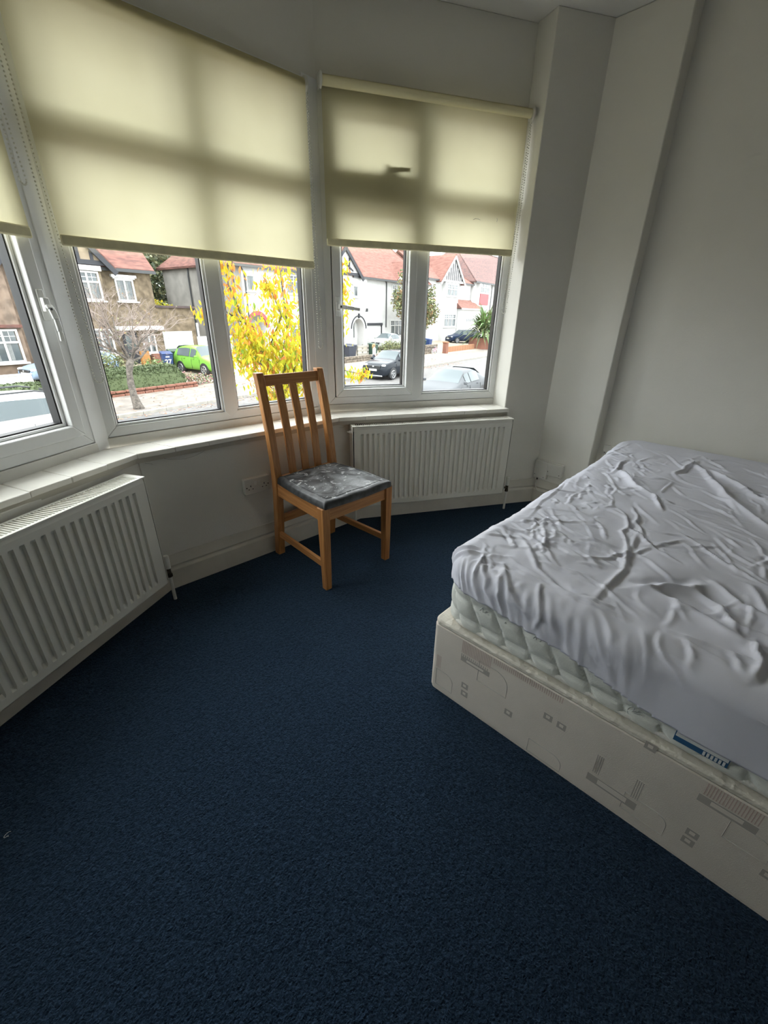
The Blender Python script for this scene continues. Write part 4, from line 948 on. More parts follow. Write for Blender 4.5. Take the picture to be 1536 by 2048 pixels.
mb = MB(); n = 14; pts = [(A(23.1)+1.05*math.cos(PI*k/n), Zl(.2)+1.15*math.sin(PI*k/n)) for k in range(n+1)]+[(A(23.1)-.8*math.cos(PI*k/n), Zl(.2)+.86*math.sin(PI*k/n)) for k in range(n+1)]
mb.face_xz(pts, -.12, .03); mb.build('arch_band', M['panel_red'], h)
mb = MB(); mb.face_xz([(A(23.1)+.8*math.cos(PI*k/n), Zl(.2)+.86*math.sin(PI*k/n)) for k in range(n+1)]+[(A(22.3), .02), (A(23.9), .02)], 1.05, 1.12); mb.build('porch_back_wall', M['render_white'], h)
mb = MB(); mb.box(A(22.7), A(23.5), .98, 1.06, .02, 2.0); mb.build('door', M['door_red'], h)
for u, y in ((22.3, -.05),): mb = MB(); mb.tube([(A(u)-.25, y, Zl(4.15)), (A(u), y, Zl(3.8)), (A(u), y, 0)], .05, 6); mb.build('downpipe', M['downpipe'], h)
mb = MB(); mb.box(A(18.1), A(21.4), 1.0, 1.12, -.3, Zl(-.35)); mb.build('side_gate', M['paint_white_ext'], h)
mb = MB(); mb.tube([(A(21.42), 5.4, Zl(4.2)), (A(21.36), 5.4, Zl(3.7)), (A(21.36), 5.4, 0)], .06, 6); mb.build('downpipe', M['downpipe'], h)

# ---- white house with timbered gable, arched porch and garage
h = house('house', 33.0, 'white rendered house with an arched porch and a slatted white garage door'); A = lambda u: u-33.0
mb = MB(); mb.box(A(31.6), A(36.45), -.25, 9, -.6, Zl(4.4)); wall = mb.build('wall', M['render_white'], h)
carve(wall, [(A(35.1)+.88*math.cos(PI*k/18), Zl(-.05)+.88*math.sin(PI*k/18)) for k in range(19)]+[(A(35.1)-.88, .02), (A(35.1)+.88, .02)], -.6, .65)
mb = MB(); mb.box(A(36.45), A(48.2), .1, 9, -.6, Zl(4.55)); mb.build('recessed_wall', M['render_white'], h)
gable_roof(h, A(34.6), A(48.4), 0, 9.4, Zl(4.65), Zl(9.0), 'tiles_orange', hipL=3.0, hipR=3.4)
gable(h, A(33.0), 2.15, Zl(4.42), 2.0, -.45, M['render_white'], [A(u) for u in (32.4, 33.6)], M['timber_black'])
for s in (-1, 1): mb = MB(); mb.bar((A(33.0), -.5, Zl(5.3)), (A(33.0)+s*1.1, -.5, Zl(4.75)), .12, .06, side=(0, 0, 1)); mb.build('timber_brace', M['timber_black'], h)
hwin(h, A(34.25), A(35.05), Zl(2.66), Zl(3.66), -.28, 1, hood=True, fw=.12); hwin(h, A(32.0), A(33.2), Zl(2.66), Zl(3.66), -.28, 2)
ac, ar, az = A(35.1), 1.18, Zl(-.05); n = 18
mb = MB(); mb.face_xz([(ac+ar*math.cos(PI*k/n), az+ar*math.sin(PI*k/n)) for k in range(n+1)]+[(ac-(ar-.09)*math.cos(PI*k/n), az+(ar-.09)*math.sin(PI*k/n)) for k in range(n+1)], -.33, -.22); mb.build('arch_band', M['timber_black'], h)
mb = MB(); mb.box(ac-.09, ac+.09, -.38, -.22, az+ar-.24, az+ar+.16); mb.build('keystone', M['timber_black'], h)
mb = MB(); mb.face_xz([(ac+(ar-.3)*math.cos(PI*k/n), az+(ar-.3)*math.sin(PI*k/n)) for k in range(n+1)]+[(ac-(ar-.3), .02), (ac+(ar-.3), .02)], .60, .66); mb.build('porch_back_wall', M['render_white'], h)
hwin(h, ac+.0, ac+.42, Zl(-1.0), Zl(.55), .56, 1, sill=False); mb = MB(); mb.box(ac-.80, ac-.12, .54, .61, .02, 2.0); mb.build('door', M['door_red'], h)
mb = MB(); mb.box(A(36.50), A(39.55), .05, .5, -.3, Zl(.95)); mb.build('garage_wall', M['render_white'], h)
mb = MB(); mb.box(A(36.45), A(39.40), -.08, .06, Zl(.20), Zl(.44)); mb.build('garage_lintel', M['timber_black'], h)
for u in (36.55, 39.25): mb = MB(); mb.box(A(u)-.06, A(u)+.06, -.06, .06, -.1, Zl(.2)); mb.build('garage_post', M['timber_black'], h)
gd = MB(); gd.box(A(36.62), A(39.18), .03, .06, -.1, Zl(.2)); gdo = gd.build('garage_door', M['paint_white_ext'], h)
for k in range(8): mb = MB(); mb.box(A(36.62), A(39.18), .0, .035, -.08+.235*k, -.08+.235*k+.215); mb.build('door_slat', M['paint_white_ext'], gdo, bevel=.008)
mb = MB(); mb.tube([(A(40.15)-.2, .0, Zl(4.4)), (A(40.15), .02, Zl(4.1)), (A(40.15), .02, Zl(.0))], .06, 6); mb.build('downpipe', M['downpipe'], h)
lampb = MB(); lampb.tube([(A(36.2), -.26, Zl(1.5)), (A(36.2), -.45, Zl(1.5)), (A(36.2), -.45, Zl(1.75))], .03, 6); lampb.box(A(36.2)-.08, A(36.2)+.08, -.53, -.37, Zl(1.45), Zl(1.75)); lampb.build('porch_lamp', M['downpipe'], h)
hwin(h, A(41.2), A(43.6), Zl(2.8), Zl(4.1), .07, 3, top=.28); hwin(h, A(41.0), A(44.2), Zl(-.9), Zl(.7), .07, 4, top=.28)
gable(h, A(43.6), 1.6, Zl(4.6), 1.5, -.2, M['render_white'], [], M['paint_white_ext'], black=False, roofm='tiles_orange')
mb = MB(); mb.tube([(A(36.3), 4.7, Zl(9.0)), (A(36.3), 4.7, Zl(9.9))], .12, 8); mb.build('chimney_pot', M['brick_red'], h)

# ---- white house with striped gable and tiled garage
h = house('house', 53.0, 'white house with a black and white striped gable and a red tiled garage'); A = lambda u: u-53.0
mb = MB(); mb.box(A(48.3), A(60.3), 0, 9, -.6, Zl(5.15)); mb.build('wall', M['render_white'], h)
gable_roof(h, A(48.3), A(60.4), 0, 8, Zl(5.3), Zl(8.1), 'tiles_orange', hipR=4.2, over=.3)
gable(h, A(53.85), 3.0, Zl(4.98), 2.75, -.55, M['paint_white_ext'], [A(53.85+.52*k) for k in (-4.5, -3.5, -2.5, -1.5, -.5, .5, 1.5, 2.5, 3.5, 4.5)], M['paint_white_ext'], black=False, roofm='tiles_orange', back=5)
mb = MB(); mb.box(A(52.0), A(55.7), -.50, .02, -.4, Zl(4.95)); mb.build('bay', M['render_white'], h)
hwin(h, A(52.4), A(55.3), Zl(3.42), Zl(4.82), -.52, 3, top=.35, fw=.12); hwin(h, A(52.1), A(55.4), Zl(-.12), Zl(1.45), -.52, 3, top=.30, fw=.12)
mb = MB(); mb.box(A(55.8), A(62.4), -1.0, 5, -.5, Zl(2.05)); mb.build('garage_wall', M['render_white'], h)
mb = MB(); x0, x1 = A(55.5), A(62.8); V = [(x0, -1.25, Zl(2.1)), (x1, -1.25, Zl(2.1)), (A(59.6), .6, Zl(3.7)), (x0, .6, Zl(3.7)), (x1, 1.6, Zl(2.1)), (x0, 1.2, Zl(2.1))]; mb.add(V, [(0, 1, 2, 3), (1, 4, 2), (0, 3, 5), (3, 2, 4, 5), (0, 5, 4, 1)]); mb.build('garage_roof', M['tiles_orange'], h)
mb = MB(); mb.box(x0, x1, -1.36, -1.2, Zl(1.96), Zl(2.12)); mb.build('gutter', M['paint_white_ext'], h)
gd = MB(); gd.box(A(57.0), A(61.3), -1.06, -.98, -.1, Zl(1.05)); gdo = gd.build('garage_door', M['paint_white_ext'], h, bevel=.02)
for k in range(6): mb = MB(); mb.box(A(57.55)+.62*k, A(57.95)+.62*k, -1.09, -1.05, Zl(.55), Zl(.85)); mb.build('pane', M['far_pane'], gdo)
for k in range(2): mb = MB(); mb.box(A(49.6)+.5*k, A(49.6)+.5*k+.28, 3.8, 4.2, Zl(8.0), Zl(8.75)); mb.build('chimney_pot', M['brick_red'], h)
# ---- last house with red panels under its bay windows
h = house('house', 66.0, 'white house with red panels below its bay windows beyond the tiled garage'); A = lambda u: u-66.0
mb = MB(); mb.box(A(60.6), A(92), -.3, 9, -.6, Zl(5.6)); mb.build('wall', M['render_white'], h)
gable_roof(h, A(60.6), A(92), -.3, 10, Zl(5.8), Zl(10.4), 'tiles_faded', hipL=3.5, over=.5)
for u in (61.8, 68.2, 74.5):
    mb = MB(); mb.box(A(u)-.25, A(u+3.3)+.25, -.75, -.25, -.4, Zl(5.55)); mb.build('bay', M['render_white'], h)
    hwin(h, A(u), A(u+3.2), Zl(4.1), Zl(5.5), -.78, 3, top=.33, fw=.14, sill=False); mb = MB(); mb.box(A(u)+.1, A(u+3.1), -.84, -.76, Zl(2.65), Zl(4.05)); mb.build('red_panel', M['panel_red'], h)
    hwin(h, A(u), A(u+3.2), Zl(-.3), Zl(2.3), -.78, 3, top=.33, fw=.14)
mb = MB(); mb.tube([(A(66.6)-.3, -.6, Zl(5.5)), (A(66.6), -.5, Zl(5.1)), (A(66.6), -.5, 0)], .07, 6); mb.build('downpipe', M['downpipe'], h)
# ------------------------------------------------------------------ cars
STY = {
 'hatch': [(-.5, .40, .46, .84, .78), (-.49, .56, .64, .94, .84), (-.465, .62, .80, .98, .78), (-.40, .63, .955, 1, .72), (-.15, .62, 1.0, 1, .73), (.08, .60, .97, 1, .72), (.165, .59, .80, 1, .78), (.25, .585, .625, 1, .88), (.37, .55, .585, .99, .86), (.46, .48, .51, .93, .80), (.49, .38, .41, .86, .76), (.5, .28, .31, .78, .70)],
 'saloon': [(-.5, .42, .48, .84, .78), (-.485, .60, .66, .93, .84), (-.40, .645, .69, .97, .86), (-.33, .65, .75, 1, .80), (-.23, .645, .96, 1, .70), (-.08, .64, 1.0, 1, .71), (.06, .63, .96, 1, .70), (.15, .62, .79, 1, .78), (.235, .61, .655, 1, .88), (.36, .57, .61, .99, .88), (.45, .48, .52, .93, .82), (.49, .36, .40, .86, .76), (.5, .26, .30, .78, .70)],
 'suv': [(-.5, .44, .50, .86, .80), (-.49, .60, .70, .95, .84), (-.46, .66, .84, .98, .78), (-.40, .67, .96, 1, .74), (-.15, .65, 1.0, 1, .76), (.06, .635, .965, 1, .74), (.14, .63, .80, 1, .80), (.22, .625, .665, 1, .90), (.36, .60, .635, .99, .90), (.455, .54, .575, .95, .86), (.49, .44, .47, .90, .82), (.5, .34, .37, .86, .78)]}
def make_car(u, v, rot, L_, Wd, H, style, col, label, rough=.25, group='cars on the street', chrome=False, rails=False, z=None):
    """rot: heading in the street frame, 0 = towards +u"""
    root = sthing('car', u, v, label, 'car', group, z=z, rot=rot); paint = mat('paint_'+str(len(MATS)), col, rough, spec=.12); st = STY[style]; zb = .20; w2 = Wd/2
    def sec(s):
        xf, b, t, w, wr = s; x = xf*L_; bz, tz = b*H, t*H; w = w*w2; wr = min(wr*w2, w*.985)
        return [(x, 0, zb), (x, .86*w, zb), (x, w, zb+.16), (x, w*1.0, bz*.72), (x, w*.965, bz), (x, wr, bz+(tz-bz)*.86), (x, wr*.80, tz), (x, 0, tz+.012)]
    R = [sec(s) for s in st]; mb = MB()
    rows = [r+[(p[0], -p[1], p[2]) for p in r[-2:0:-1]] for r in R]; nq = len(rows[0]); b = 0
    for r in rows: mb.v += r
    for i in range(len(rows)-1):
        for k in range(nq): mb.f.append((i*nq+k, i*nq+(k+1) % nq, (i+1)*nq+(k+1) % nq, (i+1)*nq+k)); mb.m.append(0)
    mb.f += [tuple(range(nq-1, -1, -1)), tuple((len(rows)-1)*nq+k for k in range(nq))]; mb.m += [0, 0]
    body = mb.build('body', paint, root, smooth=True); ss = body.modifiers.new('smooth', 'SUBSURF'); ss.levels = 1; ss.render_levels = 1
    def lerp(a, b, t): return tuple(np.array(a)*(1-t)+np.array(b)*t)
    def at(f, k0, k1, t):   # point between section points k0,k1 at fractional station f
        i = min(int(f), len(R)-2); q = f-i; return lerp(lerp(R[i][k0], R[i+1][k0], q), lerp(R[i][k1], R[i+1][k1], q), t)
    ib = next(i for i, s in enumerate(st) if s[2]-s[1] > .25); ie = max(i for i, s in enumerate(st) if s[2]-s[1] > .25)
    def panel(nm, f0, f1, ks, t0, t1, off, m=None, n=6, par=root):
        mb = MB(); rows = []
        for i in range(n+1):
            f = f0+(f1-f0)*i/n; rows.append([tuple(np.array(at(f, ks[0], ks[1], t0+(t1-t0)*j/n))+np.array(off)) for j in range(n+1)])
        mb.grid(rows); o = mb.build(nm, m or M['car_glass'], par, smooth=True, fix=False); return o
    for s in (1, -1):
        for f0, f1 in ((ib+.15, ib+1.45), (ib+1.55, ie+.35)):
            mb = MB(); rows = []; n = 6
            for i in range(n+1):
                f = f0+(f1-f0)*i/n; row = []
                for j in range(n+1):
                    p = np.array(at(f, 4, 5, .06+.86*j/n)); p[1] = (p[1]+.012); p[1] *= s; row.append(tuple(p))
                rows.append(row)
            mb.grid(rows); mb.build('side_window', M['car_glass'], root, smooth=True, fix=False)
    for nm, f0, f1 in (('windscreen', ie-.0, ie+1.85), ('rear_window', ib-1+.3, ib-.0)):
        mb = MB(); rows = []; n = 8
        for i in range(n+1):
            f = f0+(f1-f0)*i/n; i0 = min(int(f), len(R)-2); q = f-i0; c5, c6, c7 = (np.array(lerp(R[i0][k], R[i0+1][k], q)) for k in (5, 6, 7)); up = np.array((.012 if nm == 'windscreen' else -.012, 0, .016))
            row = [c5*(1-.0)+up, c6+up, c7+up, c6*(1, -1, 1)+up, c5*(1, -1, 1)+up]; row[0][1] *= .97; row[4][1] *= .97; rows.append(row)
        mb.grid(rows); mb.build(nm, M['car_glass'], root, smooth=True, fix=False)
    wr = .33 if style == 'suv' else .305
    for x in (.305*L_, -.295*L_):
        for s in (1, -1):
            mb = MB(); n = 20; y = s*(w2+.004)
            mb.prism([(x+(wr+.055)*math.cos(2*PI*k/n), 0, max(.14, wr+(wr+.055)*math.sin(2*PI*k/n))) for k in range(n)], (0, y-s*.12, 0), (0, y, 0)); mb.build('wheel_arch', M['car_trim'], root)
            wh = empty('wheel', (x, s*(w2-.09), wr), 0, parent=root)
            mb = MB(); mb.tube([(0, -.10, 0), (0, -.085, 0), (0, .085, 0), (0, .10, 0)], [wr-.03, wr, wr, wr-.03], 24); mb.build('tyre', M['rubber'], wh)
            mb = MB(); mb.tube([(0, s*.09, 0), (0, s*.103, 0)], wr*.66, 20)
            mb.build('rim', M['car_trim'], wh)
            mb = MB(); mb.tube([(0, s*.10, 0), (0, s*.112, 0)], .06, 10)
            for k in range(5): a = 2*PI*k/5+.3; mb.bar((0, s*.108, 0), (wr*.66*math.cos(a), s*.108, wr*.66*math.sin(a)), .055, .012, side=(-math.sin(a), 0, math.cos(a)))
            mb.tube([(wr*.66*math.cos(2*PI*k/20), s*.106, wr*.66*math.sin(2*PI*k/20)) for k in range(21)], .016, 6, caps=False)
            tag(mb.build('spokes', M['alloy'], wh), kind='stuff')
    hx = L_*.5; hz = st[-3][1]*H
    for s in (1, -1):
        mb = MB(); mb.ball((hx-.17, s*w2*.70, hz*.98), .12, 10, 6, (1.2, 1.25, .55)); mb.build('headlight', M['lamp_clear'], root, smooth=True)
        mb = MB(); mb.box(L_*.175-.06, L_*.175+.06, s*(w2+.02), s*(w2+.17), st[ie+1][1]*H+.03, st[ie+1][1]*H+.15); mb.build('mirror', paint, root, bevel=.03)
        mb = MB(); mb.ball((-hx+.10, s*w2*.80, hz*1.12), .10, 8, 6, (.7, 1.0, 1.1)); mb.build('tail_light', M['door_red'], root, smooth=True)
        for x in (-.17*L_, .06*L_): mb = MB(); mb.box(x-.09, x+.09, s*(w2-.015), s*(w2+.022), .56*H, .56*H+.03); mb.build('door_handle', paint, root, bevel=.008)
        for x in (-.235*L_, .01*L_, .215*L_): mb = MB(); mb.box(x-.004, x+.004, s*(w2-.01), s*(w2+.0035), .26, .56*H); mb.build('door_seam', M['car_trim'], root)
        if rails: mb = MB(); mb.tube([(-.36*L_, s*w2*.66, H*.985), (-.3*L_, s*w2*.66, H*1.02), (.02*L_, s*w2*.66, H*1.02), (.06*L_, s*w2*.66, H*.985)], .022, 6); mb.build('roof_rail', M['car_trim'], root)
    mb = MB(); mb.box(hx-.12, hx+.006, -w2*.52, w2*.52, hz*.70, hz*.98); mb.build('grille', M['car_trim'], root, bevel=.02)
    mb = MB(); mb.box(hx-.02, hx+.016, -.26, .26, hz*.62, hz*.62+.12); mb.build('number_plate', M['plate_white'], root)
    mb = MB(); mb.ball((hx+.008, 0, hz*.90), .075, 10, 6, (.25, 1, .6)); mb.build('badge', M['alloy'], root, smooth=True)
    mb = MB(); mb.box(hx-.10, hx+.02, -w2*.70, w2*.70, .22, .30); mb.build('bumper_strip', M['alloy'] if style == 'suv' else M['car_trim'], root, bevel=.02)
    return root
G_ = 'cars parked along the street'
make_car(15.05, 23.35, -PI/2+.03, 3.60, 1.62, 1.50, 'hatch', (.13, .29, .045, 1), 'bright green hatchback on the drive beside the bins', group=G_)
make_car(23.05, 15.62, PI+.05, 4.20, 1.82, 1.58, 'suv', (.014, .017, .022, 1), 'black compact off-roader parked at the far kerb', group=G_, rough=.15)
make_car(17.75, 8.72, PI+.02, 4.65, 1.80, 1.45, 'saloon', (.075, .08, .085, 1), 'dark silver saloon parked at the near kerb', group=G_, rough=.5)
make_car(2.55, 14.30, PI, 4.5, 1.82, 1.62, 'suv', (.50, .51, .52, 1), 'white estate car with roof rails passing the low hedge', group=G_, rails=True)
make_car(36.95, 25.6, PI+.04, 4.35, 1.74, 1.46, 'saloon', (.27, .28, .265, 1), 'pale silver car in front of the slatted garage door', group=G_)
make_car(53.0, 25.1, PI*.82, 4.3, 1.8, 1.55, 'hatch', (.012, .020, .045, 1), 'dark blue hatchback in front of the red tiled garage', group=G_)
make_car(8.9, 25.0, PI+.1, 4.0, 1.7, 1.35, 'hatch', (.15, .20, .27, 1), 'pale blue car behind the low white wall', group=G_)

# ------------------------------------------------------------------ bins
def wheelie(u, v, m, label, rot=0, num=None, z=None):
    r = sthing('wheelie_bin', u, v, label, 'wheelie bin', 'wheelie bins in the front gardens', z=z, rot=rot); mm = M[m]
    mb = MB(); vs = []; 
    for x, y, z_ in ((.23, .26, .03), (.29, .36, .94)):
        vs += [(-x, -y, z_), (x, -y, z_), (x, y, z_), (-x, y, z_)]
    mb.add(vs, [(3, 2, 1, 0), (4, 5, 6, 7), (0, 1, 5, 4), (1, 2, 6, 5), (2, 3, 7, 6), (3, 0, 4, 7)]); mb.build('body', mm, r, bevel=.03)
    mb = MB(); mb.add([(-.31, -.40, .94), (.31, -.40, .94), (.31, .38, .96), (-.31, .38, .96), (-.28, -.37, .99), (.28, -.37, .99), (.28, .36, 1.06), (-.28, .36, 1.06)], [(3, 2, 1, 0), (4, 5, 6, 7), (0, 1, 5, 4), (1, 2, 6, 5), (2, 3, 7, 6), (3, 0, 4, 7)]); mb.build('lid', mm, r, bevel=.015)
    mb = MB(); mb.tube([(-.26, .42, .95), (.26, .42, .95)], .02, 8); mb.build('handle', mm, r)
    for s in (-1, 1): mb = MB(); mb.tube([(s*.24, .30, .10), (s*.29, .30, .10)], .10, 14); mb.build('wheel', M['rubber'], r)
    if num:
        cu = bpy.data.curves.new('house_number', 'FONT'); cu.body = num; cu.size = .34; cu.align_x = 'CENTER'; cu.extrude = .003; cu.offset = .008
        t = bpy.data.objects.new('number_tmp', cu); C.objects.link(t); dg = bpy.context.evaluated_depsgraph_get(); me = bpy.data.meshes.new_from_object(t.evaluated_get(dg)); bpy.data.objects.remove(t)
        me.materials.clear(); me.materials.append(M['white_print']); o = bpy.data.objects.new('house_number', me); C.objects.link(o); o.parent = r; o.location = (.0, -.325, .42); o.rotation_euler = (PI/2+.11, 0, 0); o['label'] = 'white number 27'
        mb = MB(); mb.box(-.10, .10, -.352, -.335, .76, .82); mb.build('bin_sticker', M['white_print'], r)
    return r
wheelie(13.75, 24.9, 'bin_blue', 'blue wheelie bin with a white number 27 beside the green car', rot=-.35, num='27')
wheelie(14.6, 25.6, 'bin_green', 'dark green wheelie bin between the blue bin and the green car', rot=-.3)
wheelie(27.6, 22.9, 'bin_black', 'dark wheelie bin behind the stone wall, near the arched porch'); wheelie(28.5, 23.3, 'bin_black', 'dark wheelie bin by the slatted fence panel')
wheelie(30.9, 22.9, 'bin_green', 'green wheelie bin at the end of the slatted fence panel')
wheelie(39.6, 23.2, 'bin_green', 'green wheelie bin behind the wall with the pink bicycle'); wheelie(41.2, 23.4, 'bin_blue', 'blue wheelie bin behind the wall with the pink bicycle')
o = sthing('fence_panel', 29.8, 23.1, 'pale grey slatted fence panel between two wheelie bins', 'fence')
for k in range(3): mb = MB(); mb.box(-.75, .75, -.03, .03, .12+.30*k, .30+.30*k); mb.build('slat', M['kerb_mat'], o, bevel=.01)
for x in (-.72, 0, .72): mb = MB(); mb.box(x-.05, x+.05, .03, .10, -.1, 1.0); mb.build('post', M['render_grey'], o)

# ------------------------------------------------------------------ garden walls
def rough_wall(name, u0, u1, v, h, m, label, th=.28, courses=2, cap=None):
    r = sthing(name, u0, v, label, 'garden wall'); L_ = u1-u0; rr = random.Random(int(u0*10))
    for c in range(courses):
        x = 0; hh = h/courses
        while x < L_-.05:
            w = min(rr.uniform(.35, .60), L_-x); d = rr.uniform(0, .05); mb = MB(); mb.box(x+.01, x+w-.01, d*.5, th-d*.3, c*hh+(.006 if c else -.15), (c+1)*hh-.006-rr.uniform(0, .03)); mb.build('stone', M[m], r, bevel=.03); x += w
    if cap: mb = MB(); mb.box(-.04, L_+.04, -.04, th+.04, h, h+.07); mb.build('coping', M[cap], r, bevel=.015)
    return r
rough_wall('brick_wall', 6.9, 12.6, 20.32, .26, 'brick_red', 'low red brick wall edging the clipped hedge', th=.22)
rough_wall('stone_wall', 24.2, 30.6, 21.5, .45, 'stone_wall', 'low rough stone wall behind the black car')
rough_wall('stone_wall', 35.2, 39.5, 21.3, .82, 'stone_wall', 'brown stone wall behind the pink bicycle', courses=3)
o = sthing('gate_post', 40.0, 20.7, 'red brick gate post at the end of the stone wall', 'gate post')
mb = MB(); mb.box(-.22, .22, -.2, .2, -.1, .98); mb.build('pier', M['brick_red'], o, bevel=.01); mb = MB(); mb.box(-.27, .27, -.25, .25, .98, 1.06); mb.build('cap', M['brick_orange'], o, bevel=.01)
o = sthing('drive_wall', 40.4, 21.0, 'low orange brick wall along the drive of the blue car', 'garden wall')
for k in range(12): mb = MB(); mb.box(k*.6+.01, k*.6+.59, 0, .2, -.1, .52); mb.build('block', M['brick_orange'], o, bevel=.02)
o = sthing('brick_planter', 49.8, 21.0, 'curved red brick planter under the spiky green shrub', 'planter')
mb = MB(); mb.tube([(0, 0, -.1), (0, 0, 1.1)], [1.7, 1.5], 20); mb.build('wall', M['brick_red'], o); mb = MB(); mb.tube([(0, 0, 1.1), (0, 0, 1.16)], 1.35, 20); mb.build('soil', M['earth'], o)
o = sthing('low_white_wall', 2.0, 24.2, 'low white rendered wall in front of the pinkish house', 'garden wall', z=gz(24.2)-.1)
mb = MB(); mb.box(-4, 5.0, 0, .2, 0, .62); mb.build('wall', M['paint_white_ext'], o); mb = MB(); mb.box(-4.03, 5.03, -.03, .23, .62, .68); mb.build('coping', M['paint_white_ext'], o, bevel=.01)

# ------------------------------------------------------------------ hedges and shrubs
def hedge(name, u0, u1, v0, v1, h, label, n, mats, size=.06, rr=None):
    rr = rr or random.Random(int(u0*7)); r = sthing(name, u0, v0, label, 'hedge'); L_, D = u1-u0, v1-v0; nx, ny = max(8, int(L_/.3)), 10
    rows = []
    for i in range(nx+1):
        x = L_*i/nx; e = min(1, (min(x, L_-x)/.5)) if True else 1; hh = h*(.55+.45*math.sqrt(max(0, 1-(1-e)**2))); row = []
        for k in range(ny+1):
            a = PI*k/ny; y = D/2-math.copysign(abs(math.cos(a))**.45, math.cos(a))*D/2; z = hh*abs(math.sin(a))**.35+rr.uniform(-.02, .02); row.append((x, y, z-.06))
        rows.append(row)
    mb = MB(); mb.grid(rows); mb.build('hedge_body', M['leaf_hedge'], r, smooth=True, fix=False)
    mb = MB(); pts = []
    for _ in range(n):
        i, k = rr.randrange(nx), rr.randrange(ny); p = np.array(rows[i][k])*(1-rr.random())+np.array(rows[i+1][k+1])*rr.random(); p = np.array(rows[i][k])+(np.array(rows[i+1][k])-np.array(rows[i][k]))*rr.random()+(np.array(rows[i][k+1])-np.array(rows[i][k]))*rr.random(); pts.append(p+np.array([0, 0, .04])*rr.random())
    leaves(mb, pts, size, len(mats), rr); tag(mb.build('hedge_leaves', mats, r, fix=False), kind='stuff'); return r
HM = [M['leaf_hedge'], M['leaf_hedge2'], M['leaf_mid']]
hedge('clipped_hedge', 7.2, 12.15, 20.6, 21.5, 1.12, 'clipped green hedge with a rounded end behind the bare street tree', 5200, HM)
hedge('clipped_hedge', -3.0, 6.6, 20.6, 21.6, .86, 'low green hedge behind the white estate car', 5200, HM)
def shrub(name, u, v, crown, mats, size, n, label, z=None):
    r = sthing(name, u, v, label, 'shrub', z=z); rr = random.Random(int(u*31+v)); mb = MB()
    for c, q in crown:
        for k in range(3): mb.tube([(c[0]*.3, c[1]*.3, 0), (c[0]*.7+rr.uniform(-.1, .1), c[1]*.7, c[2]*.6), (c[0]+rr.uniform(-.2, .2), c[1], c[2]+q[2]*.4)], [.02, .014, .006], 5)
    mb.build('stems', M['twig'], r); mb = MB(); tot = sum(q[0]*q[1]*q[2] for c, q in crown)
    for c, q in crown: leaves(mb, blob_pts(c, q, int(n*q[0]*q[1]*q[2]/tot), rr, .3), size, len(mats), rr)
    tag(mb.build('foliage', mats, r, fix=False), kind='stuff'); return r
shrub('garden_shrub', 9.9, 22.8, [((0, 0, .9), (1.2, .7, .7)), ((-1.2, .2, .8), (.9, .6, .6))], [M['leaf_olive'], M['leaf_mid'], M['leaf_pale']], .07, 1500, 'loose olive green shrub behind the clipped hedge')
shrub('garden_shrub', 11.9, 22.9, [((0, 0, .55), (.8, .5, .55)), ((.7, .2, .4), (.5, .4, .4))], [M['leaf_pale'], M['leaf_olive'], M['leaf_bright']], .07, 1200, 'pale yellow green shrub in front of the brick porch')
shrub('flower_bed', 12.9, 20.75, [((0, 0, .30), (.6, .35, .32)), ((.7, .1, .2), (.5, .3, .25)), ((-.4, .3, .35), (.4, .3, .35))], [M['leaf_mid'], M['leaf_bright'], mat('petal_pink', (.36, .16, .17, 1), .7), mat('petal_white', (.40, .36, .35, 1), .7), M['leaf_rust']], .05, 1100, 'pink and white flowering plants at the end of the hedge')
shrub('yellow_bush', 17.2, 31.5, [((0, 0, 2.9), (1.3, .8, .6)), ((-1.1, 0, 2.8), (.9, .7, .5)), ((1.1, 0, 2.7), (.8, .6, .5))], [YL[1], M['leaf_pale'], YL[0]], .11, 1500, 'yellow green bush showing above the flat garage roof')
shrub('ivy', 24.6, 22.3, [((0, 0, .5), (.7, .4, .5)), ((1.2, 0, .4), (.6, .4, .4))], [M['leaf_mid'], M['leaf_olive']], .06, 700, 'small green shrub above the low stone wall')
shrub('driveway_shrub', 33.2, 22.8, [((0, 0, .75), (1.1, .5, .55)), ((1.4, 0, .65), (.9, .5, .5)), ((-1.0, 0, .5), (.5, .4, .5))], [M['leaf_olive'], M['leaf_pale'], M['leaf_mid']], .07, 1400, 'straggly olive shrub in front of the pale silver car')
# spiky shrub in the planter
r = sthing('spiky_shrub', 49.8, 21.0, 'spiky bright green palm like shrub above the brick planter', 'shrub'); rr = random.Random(4); mb = MB()
mb.tube([(0, 0, 1.1), (.1, 0, 2.2)], [.16, .12], 8); mb.build('trunk', M['bark'], r); mb = MB()
for k in range(420):
    a, e = rr.uniform(0, 6.28), rr.uniform(-.35, 1.35); L_ = rr.uniform(1.6, 3.6); c = np.array([rr.gauss(0, .25), rr.gauss(0, .2), 1.9+rr.uniform(-.5, .5)]); d = np.array([math.cos(a)*math.cos(e), math.sin(a)*math.cos(e), math.sin(e)]); s = np.cross(d, (0, 0, 1)); s /= np.linalg.norm(s)+1e-9; mb.cur = rr.randrange(3); m_ = c+d*L_*.55; t_ = c+d*L_-np.array([0, 0, .22*L_])
    mb.add([c, m_+s*.09, t_, m_-s*.09], [(0, 1, 2, 3)])
tag(mb.build('spiky_leaves', [M['leaf_bright'], M['leaf_pale'], M['leaf_mid']], r, fix=False), kind='stuff')

